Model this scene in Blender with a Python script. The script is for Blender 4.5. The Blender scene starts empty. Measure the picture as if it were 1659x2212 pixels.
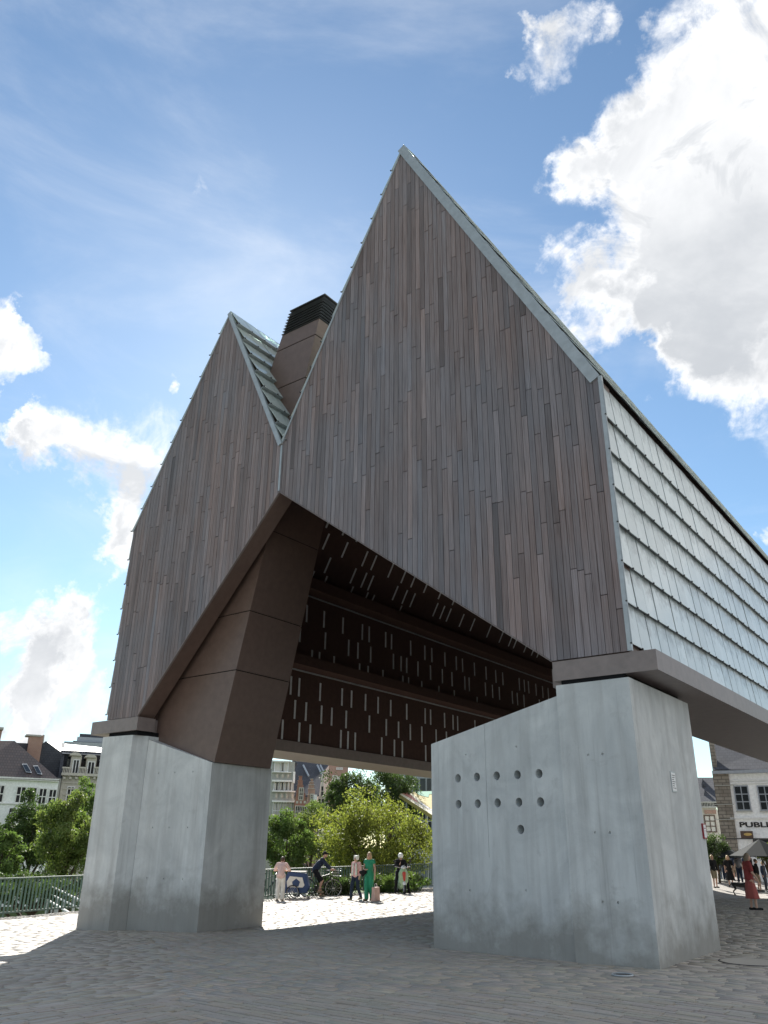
import bpy, bmesh, math, random
import numpy as np
from mathutils import Vector, Matrix
random.seed(7); RNG = np.random.default_rng(7)
SC = bpy.context.scene; COL = SC.collection

# ------------------------------------------------------------------ camera
YAW, PITCH, ROLL, F_PX = -0.64375674, 0.39751284, 0.01041391, 1724.84556
EYE = np.array([0.0, 0.0, 1.6]); CX, CY = 829.5, 1106.0
cy_, sy_, cp_, sp_, cr_, sr_ = math.cos(YAW), math.sin(YAW), math.cos(PITCH), math.sin(PITCH), math.cos(ROLL), math.sin(ROLL)
FWD = np.array([sy_*cp_, cy_*cp_, sp_]); r0_ = np.array([cy_, -sy_, 0.0]); u0_ = np.cross(r0_, FWD)
RIGHT = cr_*r0_ + sr_*u0_; UP = -sr_*r0_ + cr_*u0_
cam = bpy.data.cameras.new('camera'); camo = bpy.data.objects.new('camera', cam); COL.objects.link(camo)
cam.sensor_width = 36; cam.lens = 36*F_PX/2212; cam.clip_start = .1; cam.clip_end = 9000
M = Matrix.Identity(4)
for i in range(3):
    M[i][0] = RIGHT[i]; M[i][1] = UP[i]; M[i][2] = -FWD[i]; M[i][3] = EYE[i]
camo.matrix_world = M; SC.camera = camo

# ------------------------------------------------------------------ exposure, sun
SC.view_settings.view_transform = 'Standard'; SC.view_settings.look = 'None'
SC.view_settings.exposure = 1.35; SC.view_settings.gamma = 1
SUN_EL = math.radians(34); SUN_DIR = np.array([-.735, .678, 0]); SUN_DIR /= np.linalg.norm(SUN_DIR)
SUN_VEC = Vector((SUN_DIR[0]*math.cos(SUN_EL), SUN_DIR[1]*math.cos(SUN_EL), math.sin(SUN_EL)))
sl = bpy.data.lights.new('sun', 'SUN'); sl.energy = 5.0; sl.angle = math.radians(.53); sl.color = (1, .955, .88)
so = bpy.data.objects.new('sun', sl); COL.objects.link(so); so.rotation_euler = (-SUN_VEC).to_track_quat('-Z', 'Y').to_euler()
so.location = (-60, 60, 60)

# ------------------------------------------------------------------ measuring helpers (photo point -> direction / place)
def ray(p):
    d = (p[0]-CX)*RIGHT - (p[1]-CY)*UP + F_PX*FWD
    return d/np.linalg.norm(d)
def at(px, py, dist):
    d = ray((px, py)); return EYE + d*(dist/math.hypot(d[0], d[1]))
def gz(x, y):
    k = min(max((x+18)/6, 0), 1)
    return .0235*(max(min(x, -5), -45)+5) + .012*(1-k)*min(max(y-16, 0), 45) - .021*k*min(max(y-28, 0), 40)
def ground(px, py):
    d = ray((px, py)); t = 5.0
    while t < 140:
        P = EYE + d*t
        if P[2] < gz(P[0], P[1]): break
        t += .03
    return Vector(P)

# ------------------------------------------------------------------ sky: nishita air with cumulus
world = bpy.data.worlds.new('World'); SC.world = world; world.use_nodes = True
def build_sky():
    nt = world.node_tree; N = nt.nodes; L = nt.links; N.clear()
    def n(t, **k):
        o = N.new(t)
        for a, b in k.items(): setattr(o, a, b)
        return o
    def put(sock, v):
        if isinstance(v, bpy.types.NodeSocket): L.new(v, sock)
        elif v is not None: sock.default_value = v
    def m(op, a, b=None, c=None, clamp=False):
        o = n('ShaderNodeMath', operation=op, use_clamp=clamp)
        put(o.inputs[0], a)
        if b is not None: put(o.inputs[1], b)
        if c is not None: put(o.inputs[2], c)
        return o.outputs[0]
    def mr(v, a, b, c=0., d=1., kind='SMOOTHSTEP'):
        o = n('ShaderNodeMapRange', interpolation_type=kind)
        put(o.inputs[0], v); put(o.inputs[1], a); put(o.inputs[2], b); put(o.inputs[3], c); put(o.inputs[4], d)
        return o.outputs[0]
    tc = n('ShaderNodeTexCoord'); d = tc.outputs['Generated']
    def noise(scale, detail, rough=.55, dist=0., off=(0, 0, 0), squash=None):
        v = n('ShaderNodeVectorMath', operation='ADD'); L.new(d, v.inputs[0]); v.inputs[1].default_value = off
        src = v.outputs[0]
        if squash:
            w = n('ShaderNodeVectorMath', operation='MULTIPLY'); L.new(src, w.inputs[0]); w.inputs[1].default_value = squash; src = w.outputs[0]
        o = n('ShaderNodeTexNoise'); L.new(src, o.inputs['Vector'])
        o.inputs['Scale'].default_value = scale; o.inputs['Detail'].default_value = detail
        o.inputs['Roughness'].default_value = rough; o.inputs['Distortion'].default_value = dist
        return o.outputs['Fac']
    sky = n('ShaderNodeTexSky', sky_type='NISHITA', sun_disc=False)
    sky.sun_elevation = SUN_EL; sky.sun_rotation = math.atan2(SUN_DIR[0], SUN_DIR[1]); sky.altitude = 10
    sky.air_density = 1.0; sky.dust_density = .12; sky.ozone_density = 1.0
    # cumulus heaps at their places in the sky (photo x, y, radius in photo pixels, weight)
    heaps = [(1620,130,190,1),(1540,330,190,1),(1405,330,125,1),(1270,355,85,.9),(1640,560,230,1),(1440,600,150,1),(1300,640,110,1),(1215,600,75,.8),
             (1590,800,115,1),(1500,700,120,1),(1660,420,220,1),(1225,70,90,.75),(1160,40,45,.65),(1310,50,55,.6),(1440,60,60,.6),
             (55,770,95,1),(20,655,48,.9),(-10,900,70,1),(165,985,85,1),(235,1085,90,1),(270,1180,70,.9),(110,930,45,.8),
             (150,1450,110,.9),(30,1440,100,.9),(210,1350,75,.9),(80,1530,90,.8),(230,1240,50,.7),(410,815,26,.8),(355,795,18,.7),
             (1660,1180,50,.9),(70,1590,60,.8),(1930,330,330,1),(2120,760,380,1),(2280,180,330,1),(1960,1150,200,.9),(2450,600,420,1),(300,1000,160,.35),(480,560,130,.28)]  # heaps past the right edge are unseen, added to light right-facing walls
    acc = None
    wn = n('ShaderNodeTexNoise'); L.new(d, wn.inputs['Vector']); wn.inputs['Scale'].default_value = 6.5; wn.inputs['Detail'].default_value = 7; wn.inputs['Roughness'].default_value = .62
    wc = n('ShaderNodeVectorMath', operation='SUBTRACT'); L.new(wn.outputs['Color'], wc.inputs[0]); wc.inputs[1].default_value = (.5, .5, .5)
    ws = n('ShaderNodeVectorMath', operation='SCALE'); L.new(wc.outputs[0], ws.inputs[0]); ws.inputs['Scale'].default_value = .26
    dw = n('ShaderNodeVectorMath', operation='ADD'); L.new(d, dw.inputs[0]); L.new(ws.outputs[0], dw.inputs[1])
    for hx, hy, hr, hw in heaps:
        v = n('ShaderNodeVectorMath', operation='DISTANCE'); L.new(dw.outputs[0], v.inputs[0]); v.inputs[1].default_value = tuple(ray((hx, hy)))
        ca = math.cos(math.atan(math.hypot(hx-CX, hy-CY)/F_PX))
        s = mr(v.outputs['Value'], hr/F_PX*ca*1.3, 0., 0., hw*1.15, 'LINEAR')
        acc = s if acc is None else m('ADD', acc, s)
    acc = m('MINIMUM', acc, 1.35)
    fine = noise(7.5, 10., .64, .9); fine_s = noise(7.5, 5., .6, .9, tuple(SUN_VEC*.035)); broad = noise(3.0, 5., .55, .5, (3.1, 1.7, .4)); wisp = noise(24., 6., .7, 1.2, (2.2, 0., 8.))
    v = n('ShaderNodeVectorMath', operation='DISTANCE'); L.new(d, v.inputs[0]); v.inputs[1].default_value = tuple(FWD)
    away = mr(v.outputs['Value'], .72, .95)
    wild = m('MULTIPLY', m('SUBTRACT', noise(2.2, 5., .55, .3, (7.3, 2.1, 5.)), .40), 3.4, clamp=True)
    bk = n('ShaderNodeVectorMath', operation='DISTANCE'); L.new(dw.outputs[0], bk.inputs[0]); bk.inputs[1].default_value = (.72, .42, .55)   # unseen continuation of the right-edge bank, added to brighten right-facing walls
    wild = m('MINIMUM', m('ADD', wild, mr(bk.outputs['Value'], 1.05, .3, 0., 1.2)), 1.3)
    base = m('ADD', m('MULTIPLY', acc, m('SUBTRACT', 1., away)), m('MULTIPLY', wild, away))
    live = mr(base, .02, .22)
    field = m('ADD', m('MULTIPLY', base, 1.20), m('MULTIPLY', m('MULTIPLY', m('SUBTRACT', fine, .5), 2.2), live))
    field = m('ADD', field, m('MULTIPLY', m('MULTIPLY', m('SUBTRACT', wisp, .5), .8), live))
    field = m('ADD', field, m('MULTIPLY', m('SUBTRACT', broad, .5), .6))
    alpha = mr(field, .10, 1.1)
    veil = m('MULTIPLY', mr(noise(2.6, 8., .6, .5, (1., 4., 2.), (1., 1., 3.)), .45, .85), .30)
    sep = n('ShaderNodeSeparateXYZ'); L.new(d, sep.inputs[0])
    low = mr(sep.outputs['Z'], .0, .03)
    alpha = m('MULTIPLY', m('MAXIMUM', alpha, veil), low)
    grey = m('MULTIPLY', mr(m('ADD', base, m('MULTIPLY', m('SUBTRACT', fine, .5), .7)), .45, 1.45), mr(noise(3.2, 7., .6, .5, (9., 1., 3.)), .22, .62))
    side = mr(m('SUBTRACT', fine_s, fine), -.10, .16)
    grey = m('MAXIMUM', grey, m('MULTIPLY', side, mr(base, .25, .8, .15, .75)))
    ramp = n('ShaderNodeMix', data_type='RGBA'); L.new(grey, ramp.inputs[0])
    ramp.inputs[6].default_value = (1.0, 1.0, 1.0, 1); ramp.inputs[7].default_value = (.50, .525, .56, 1)
    hs = n('ShaderNodeHueSaturation'); hs.inputs['Saturation'].default_value = 1.0; L.new(sky.outputs[0], hs.inputs['Color'])
    tn = n('ShaderNodeMix', data_type='RGBA', blend_type='MULTIPLY'); tn.inputs[0].default_value = 1; L.new(hs.outputs[0], tn.inputs[6]); tn.inputs[7].default_value = (.95, 1.08, 1.10, 1)
    bg1 = n('ShaderNodeBackground'); L.new(tn.outputs[2], bg1.inputs[0]); bg1.inputs[1].default_value = SKY_STRENGTH
    bg2 = n('ShaderNodeBackground'); L.new(ramp.outputs[2], bg2.inputs[0]); bg2.inputs[1].default_value = CLOUD_STRENGTH
    mx = n('ShaderNodeMixShader'); L.new(alpha, mx.inputs[0]); L.new(bg1.outputs[0], mx.inputs[1]); L.new(bg2.outputs[0], mx.inputs[2])
    out = n('ShaderNodeOutputWorld'); L.new(mx.outputs[0], out.inputs[0])
SKY_STRENGTH = .055; CLOUD_STRENGTH = .50
build_sky()

# ------------------------------------------------------------------ materials
class NT:
    def __init__(s, name):
        s.mat = bpy.data.materials.new(name); s.mat.use_nodes = True; s.t = s.mat.node_tree; s.n = s.t.nodes
        s.b = s.n['Principled BSDF']; s.out = s.n['Material Output']
    def node(s, t, **k):
        o = s.n.new(t)
        for a, b in k.items(): setattr(o, a, b)
        return o
    def link(s, a, b): s.t.links.new(a, b)
    def coord(s, kind='Object', scale=(1, 1, 1)):
        tc = s.node('ShaderNodeTexCoord'); mp = s.node('ShaderNodeMapping'); mp.inputs['Scale'].default_value = scale
        s.link(tc.outputs[kind], mp.inputs[0]); return mp.outputs[0]
    def pos(s, scale=(1, 1, 1)):
        g = s.node('ShaderNodeNewGeometry'); mp = s.node('ShaderNodeMapping'); mp.inputs['Scale'].default_value = scale
        s.link(g.outputs['Position'], mp.inputs[0]); return mp.outputs[0]
    def noise(s, vec, scale, detail=4, rough=.55, dist=0):
        o = s.node('ShaderNodeTexNoise'); s.link(vec, o.inputs['Vector'])
        for k, v in (('Scale', scale), ('Detail', detail), ('Roughness', rough), ('Distortion', dist)): o.inputs[k].default_value = v
        return o.outputs['Fac']
    def rng(s, v, a, b, c=0, d=1):
        o = s.node('ShaderNodeMapRange', clamp=True); s.link(v, o.inputs[0])
        for i, x in enumerate((a, b, c, d)): o.inputs[i+1].default_value = x
        return o.outputs[0]
    def mix(s, f, a, b, blend='MIX'):
        o = s.node('ShaderNodeMix', data_type='RGBA', blend_type=blend)
        for i, v in ((0, f), (6, a), (7, b)):
            if isinstance(v, bpy.types.NodeSocket): s.link(v, o.inputs[i])
            elif i == 0: o.inputs[0].default_value = v
            else: o.inputs[i].default_value = (*v, 1)
        return o.outputs[2]
    def mul(s, a, b):
        o = s.node('ShaderNodeMath', operation='MULTIPLY')
        for i, v in enumerate((a, b)):
            if isinstance(v, bpy.types.NodeSocket): s.link(v, o.inputs[i])
            else: o.inputs[i].default_value = v
        return o.outputs[0]
    def bump(s, h, strength, dist=.01):
        o = s.node('ShaderNodeBump'); o.inputs['Strength'].default_value = strength; o.inputs['Distance'].default_value = dist
        s.link(h, o.inputs['Height']); s.link(o.outputs[0], s.b.inputs['Normal'])
    def tint(s):
        o = s.node('ShaderNodeAttribute'); o.attribute_name = 'tint'; return o.outputs['Color']
MATS = {}
def simple(name, col, rough=.6, metal=0., var=.12, scale=6., bump=0.):
    m = NT(name); p = m.pos(); f = m.noise(p, scale, 6, .6)
    c = m.mix(m.rng(f, .3, .7), tuple(x*(1-var) for x in col), tuple(min(1, x*(1+var)) for x in col))
    m.link(c, m.b.inputs['Base Color']); m.b.inputs['Roughness'].default_value = rough; m.b.inputs['Metallic'].default_value = metal
    if bump: m.bump(f, bump, .02)
    MATS[name] = m.mat; return m.mat
def mat_wood():
    m = NT('weathered_wood'); p = m.pos((38, 10, .9)); q = m.pos((90, 20, 2.2)); w = m.pos()
    grain = m.noise(p, 1., 7, .62, .4); fib = m.noise(q, 1., 5, .6)
    patch = m.noise(w, .33, 3, .5); sep = m.node('ShaderNodeSeparateXYZ'); m.link(w, sep.inputs[0])
    c = m.mix(m.rng(patch, .36, .56), (.195, .188, .20), (.225, .165, .145))
    c = m.mix(m.rng(grain, .35, .72), c, (.30, .285, .285)); c = m.mix(m.rng(grain, .28, .47, .7, 0), c, (.085, .075, .07))
    c = m.mix(m.mul(m.rng(fib, .45, .72), .5), c, (.11, .10, .095))
    c = m.mix(1., c, m.tint(), 'MULTIPLY'); c = m.mix(1., c, (.85, .79, .83), 'MULTIPLY')
    m.link(c, m.b.inputs['Base Color']); m.b.inputs['Roughness'].default_value = .62; m.bump(grain, .35, .006); MATS['wood'] = m.mat
def mat_concrete():
    m = NT('cast_concrete'); w = m.pos(); v = m.pos((3.2, 3.2, .28)); v2 = m.pos((9, 9, .5))
    cl = m.noise(w, .9, 8, .65, .7); st = m.noise(v, 1., 6, .6, .2); st2 = m.noise(v2, 1., 5, .6); pit = m.noise(w, 30, 4, .7)
    c = m.mix(m.rng(cl, .33, .67), (.445, .46, .465), (.635, .645, .64)); c = m.mix(m.mul(m.rng(st, .46, .72), .75), c, (.37, .37, .365)); hair = m.noise(m.pos((22, 22, .3)), 1., 6, .65, .3); c = m.mix(m.rng(hair, .60, .72, 0, .5), c, (.25, .25, .25)); sm_ = m.noise(m.pos((1.6, 1.6, 1.1)), 1.3, 9, .7, 1.2); c = m.mix(m.rng(sm_, .58, .70, 0, .35), c, (.30, .30, .295))
    c = m.mix(m.mul(m.rng(st2, .55, .78), .35), c, (.64, .645, .64))
    c = m.mix(m.rng(pit, .66, .74, 0, .55), c, (.22, .22, .22))
    sep = m.node('ShaderNodeSeparateXYZ'); m.link(w, sep.inputs[0])
    ad = m.node('ShaderNodeMath', operation='ADD'); m.link(sep.outputs['Z'], ad.inputs[0]); m.link(m.rng(m.noise(w, 1.6, 5, .65), .2, .8, -.75, .5), ad.inputs[1])
    c = m.mix(m.rng(ad.outputs[0], .0, .8, .72, 0), c, (.19, .18, .16))     # splash dirt along the foot
    m.link(c, m.b.inputs['Base Color']); m.b.inputs['Roughness'].default_value = .8; m.bump(pit, .25, .01); MATS['concrete'] = m.mat
def mat_glass_panel():
    m = NT('satin_glass_panel'); w = m.pos((1.2, 1.2, .8)); g = m.pos((7, 7, 7))
    a = m.noise(w, 1.3, 5, .6, .5); st = m.noise(g, .6, 6, .65)
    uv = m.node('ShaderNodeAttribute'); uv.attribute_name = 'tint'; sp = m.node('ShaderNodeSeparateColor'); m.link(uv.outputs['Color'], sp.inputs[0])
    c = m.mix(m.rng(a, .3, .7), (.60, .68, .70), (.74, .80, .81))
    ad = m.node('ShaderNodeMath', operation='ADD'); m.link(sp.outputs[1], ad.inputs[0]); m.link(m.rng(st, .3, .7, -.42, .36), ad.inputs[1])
    c = m.mix(m.rng(ad.outputs[0], .45, 1.10, 0, .85), c, (.16, .18, .185))   # grime plus painted shade of the lap above, darkening towards the panel top
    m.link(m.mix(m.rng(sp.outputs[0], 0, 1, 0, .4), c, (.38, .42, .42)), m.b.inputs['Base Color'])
    m.b.inputs['Roughness'].default_value = .34; m.b.inputs['IOR'].default_value = 1.5; m.b.inputs['Coat Weight'].default_value = .2; m.b.inputs['Coat Roughness'].default_value = .05
    MATS['glass_panel'] = m.mat
    m2 = NT('clear_roof_glass'); m2.b.inputs['Base Color'].default_value = (.60, .66, .64, 1); m2.b.inputs['Roughness'].default_value = .12; m2.b.inputs['IOR'].default_value = 1.5
    tr = m2.node('ShaderNodeBsdfTransparent'); tr.inputs[0].default_value = (.75, .86, .82, 1); mx = m2.node('ShaderNodeMixShader'); mx.inputs[0].default_value = .22
    m2.link(m2.b.outputs[0], mx.inputs[1]); m2.link(tr.outputs[0], mx.inputs[2]); m2.link(mx.outputs[0], m2.out.inputs[0]); MATS['roof_glass'] = m2.mat
def mat_setts():
    m = NT('stone_setts'); w = m.pos(); a = m.noise(w, 24, 5, .65); b = m.noise(w, .45, 4, .55)
    c = m.mix(1., m.mix(m.rng(b, .3, .7), (.30, .275, .245), (.365, .335, .295)), m.tint(), 'MULTIPLY')
    c = m.mix(m.rng(a, .58, .78, 0, .35), c, (.14, .13, .12))
    m.link(c, m.b.inputs['Base Color']); m.b.inputs['Roughness'].default_value = .68; m.bump(a, .4, .006); MATS['setts'] = m.mat
    m = NT('sett_bed'); w = m.pos(); a = m.noise(w, 6, 6, .65); br = m.node('ShaderNodeTexBrick')
    m.link(m.pos((1, 1, 1)), br.inputs['Vector']); br.inputs['Scale'].default_value = 1; br.inputs['Brick Width'].default_value = .42; br.inputs['Row Height'].default_value = .115; br.inputs['Mortar Size'].default_value = .012
    br.inputs['Color1'].default_value = (.29, .268, .24, 1); br.inputs['Color2'].default_value = (.33, .305, .275, 1); br.inputs['Mortar'].default_value = (.09, .085, .08, 1)
    m.link(m.mix(m.rng(a, .4, .75, 0, .4), br.outputs['Color'], (.15, .145, .14)), m.b.inputs['Base Color']); m.b.inputs['Roughness'].default_value = .8; MATS['bed'] = m.mat
def mat_leaf(key, c1, c2, trans=.45):
    m = NT('foliage_'+key); w = m.pos(); a = m.noise(w, 1.1, 4, .6); b = m.tint()
    c = m.mix(1., m.mix(m.rng(a, .3, .7), c1, c2), b, 'MULTIPLY')
    m.link(c, m.b.inputs['Base Color']); m.b.inputs['Roughness'].default_value = .6; m.b.inputs['Specular IOR Level'].default_value = .22
    t = m.node('ShaderNodeBsdfTranslucent'); m.link(m.mix(1., c, (1.3, 1.45, .8), 'MULTIPLY'), t.inputs[0])
    mx = m.node('ShaderNodeMixShader'); mx.inputs[0].default_value = trans
    m.link(m.b.outputs[0], mx.inputs[1]); m.link(t.outputs[0], mx.inputs[2]); m.link(mx.outputs[0], m.out.inputs[0]); MATS['leaf_'+key] = m.mat
def mat_brick(key, c1, c2, mort, scale=1., bw=.22, rh=.075, ms=.012):
    m = NT('masonry_'+key); br = m.node('ShaderNodeTexBrick'); tc = m.node('ShaderNodeTexCoord'); mp = m.node('ShaderNodeMapping'); mp.inputs['Rotation'].default_value = (math.pi/2, 0, 0)
    m.link(tc.outputs['Object'], mp.inputs[0]); m.link(mp.outputs[0], br.inputs['Vector']); br.inputs['Scale'].default_value = scale
    br.inputs['Brick Width'].default_value = bw; br.inputs['Row Height'].default_value = rh; br.inputs['Mortar Size'].default_value = ms
    br.inputs['Color1'].default_value = (*c1, 1); br.inputs['Color2'].default_value = (*c2, 1); br.inputs['Mortar'].default_value = (*mort, 1)
    a = m.noise(tc.outputs['Object'], .9, 5, .6); m.link(m.mix(m.rng(a, .4, .7, 0, .35), br.outputs['Color'], tuple(x*.5 for x in c1)), m.b.inputs['Base Color'])
    m.b.inputs['Roughness'].default_value = .85; m.bump(br.outputs['Fac'], -.3, .01); MATS[key] = m.mat
mat_wood(); mat_concrete(); mat_glass_panel(); mat_setts()
mat_leaf('yellow', (.135, .155, .04), (.185, .20, .06), .48); mat_leaf('dark', (.04, .068, .028), (.075, .11, .045), .34); mat_leaf('mid', (.07, .12, .04), (.13, .18, .065), .42); mat_leaf('olive', (.10, .145, .05), (.16, .19, .075), .42)
mat_brick('red_brick', (.42, .15, .09), (.34, .12, .08), (.36, .28, .23)); mat_brick('pink_brick', (.40, .22, .16), (.34, .19, .145), (.40, .32, .27))
mat_brick('rubble', (.22, .19, .16), (.30, .27, .23), (.13, .12, .10), bw=.55, rh=.24, ms=.03)
mat_brick('slate', (.055, .06, .075), (.075, .08, .095), (.03, .03, .035), bw=.3, rh=.22); mat_brick('red_tile', (.085, .072, .075), (.115, .088, .085), (.05, .042, .042), bw=.25, rh=.28, ms=.02)
for nm, c, r, mt in [('brown_steel', (.135, .088, .072), .42, .0), ('brown_metal_light', (.215, .175, .165), .45, .0), ('dark_lining', (.075, .045, .038), .8, 0), ('slit', (.60, .62, .64), .5, 0), ('zinc', (.37, .40, .42), .38, .25),
    ('dark_gap', (.012, .012, .013), .9, 0), ('rail_green', (.10, .15, .125), .45, .1), ('white_stucco', (.87, .88, .88), .8, 0), ('cream_stone', (.55, .52, .46), .8, 0), ('grey_stone', (.42, .42, .39), .85, 0), ('window_glass', (.03, .035, .04), .08, 0),
    ('curtain', (.62, .6, .55), .9, 0), ('white_paint', (.75, .75, .74), .5, 0), ('black_paint', (.015, .015, .017), .5, 0), ('zinc_roof', (.50, .49, .47), .45, 0), ('grey_clad', (.30, .33, .37), .6, 0), ('bark', (.07, .055, .04), .9, 0), ('grass', (.06, .09, .025), .9, 0),
    ('skin', (.50, .30, .22), .5, 0), ('skin_dark', (.30, .17, .12), .5, 0), ('pink', (.62, .36, .36), .8, 0), ('pale_pink', (.72, .52, .48), .8, 0), ('white_cloth', (.72, .70, .66), .85, 0), ('navy', (.025, .035, .06), .8, 0), ('black_cloth', (.018, .018, .02), .85, 0),
    ('green_cloth', (.015, .24, .13), .7, 0), ('red_cloth', (.27, .055, .055), .75, 0), ('coral_cloth', (.34, .095, .085), .75, 0), ('jeans', (.26, .33, .42), .85, 0), ('khaki', (.24, .20, .14), .85, 0), ('grey_cloth', (.16, .16, .17), .85, 0), ('hair_blond', (.55, .40, .20), .6, 0), ('hair_white', (.72, .70, .66), .6, 0), ('hair_brown', (.07, .04, .025), .6, 0), ('hair_ash', (.22, .16, .11), .6, 0),
    ('rubber', (.015, .015, .015), .7, 0), ('chrome', (.6, .6, .6), .25, .9), ('bike_black', (.02, .02, .022), .35, 0), ('trailer_blue', (.02, .05, .14), .6, 0), ('scooter_green', (.36, .50, .30), .35, 0), ('scooter_red', (.5, .06, .04), .4, 0), ('paper', (.80, .80, .80), .7, 0), ('sign_red', (.28, .02, .03), .5, 0), ('sign_brown', (.09, .055, .04), .5, 0), ('gold', (.6, .42, .15), .4, .4),
    ('canvas_dark', (.018, .022, .024), .85, 0), ('c_red', (.38, .16, .12), .7, 0), ('c_yellow', (.40, .33, .10), .7, 0), ('c_cream', (.55, .52, .38), .7, 0), ('c_green', (.14, .34, .22), .6, 0), ('c_grey', (.45, .45, .45), .6, 0), ('iron', (.06, .06, .06), .6, .4), ('louvre', (.11, .12, .135), .5, .2), ('dog', (.012, .012, .012), .7, 0), ('bag_print', (.62, .42, .36), .7, 0), ('wood_table', (.25, .2, .15), .6, 0)]:
    simple(nm, c, r, mt, bump=.05 if r > .5 else 0)
    MATS[nm].node_tree.nodes['Principled BSDF'].inputs['Specular IOR Level'].default_value = .12 if r >= .75 else (.3 if nm == 'window_glass' else .5)

# ------------------------------------------------------------------ mesh helpers
def mesh_obj(name, verts, faces, mat, parent=None, tint=None, smooth=False):
    me = bpy.data.meshes.new(name); me.from_pydata([tuple(v) for v in verts], [], [tuple(f) for f in faces])
    if tint is not None:
        at_ = me.color_attributes.new('tint', 'FLOAT_COLOR', 'POINT')
        t = np.asarray(tint, dtype=np.float32)
        if t.ndim == 1: t = np.tile(t, (len(verts), 1))
        at_.data.foreach_set('color', np.hstack([t, np.ones((len(t), 1), np.float32)]).ravel())
    if smooth: me.polygons.foreach_set('use_smooth', [True]*len(me.polygons))
    me.materials.append(MATS[mat] if isinstance(mat, str) else mat); me.update()
    o = bpy.data.objects.new(name, me); COL.objects.link(o); o.parent = parent
    return o
def fast_quads(name, V, mat, parent=None, tint=None, quads=None):
    """V: (n*4,3) quads in order, or V with an index array"""
    V = np.asarray(V, np.float32); Q = np.arange(len(V), dtype=np.int32).reshape(-1, 4) if quads is None else np.asarray(quads, np.int32)
    me = bpy.data.meshes.new(name); me.vertices.add(len(V)); me.vertices.foreach_set('co', V.ravel())
    me.loops.add(Q.size); me.loops.foreach_set('vertex_index', Q.ravel()); me.polygons.add(len(Q))
    me.polygons.foreach_set('loop_start', np.arange(0, Q.size, 4, dtype=np.int32)); me.polygons.foreach_set('loop_total', np.full(len(Q), 4, np.int32))
    me.update(calc_edges=True)
    if tint is not None:
        a = me.color_attributes.new('tint', 'FLOAT_COLOR', 'POINT'); t = np.asarray(tint, np.float32)
        a.data.foreach_set('color', np.hstack([t, np.ones((len(t), 1), np.float32)]).ravel())
    me.materials.append(MATS[mat]); o = bpy.data.objects.new(name, me); COL.objects.link(o); o.parent = parent
    return o
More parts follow.
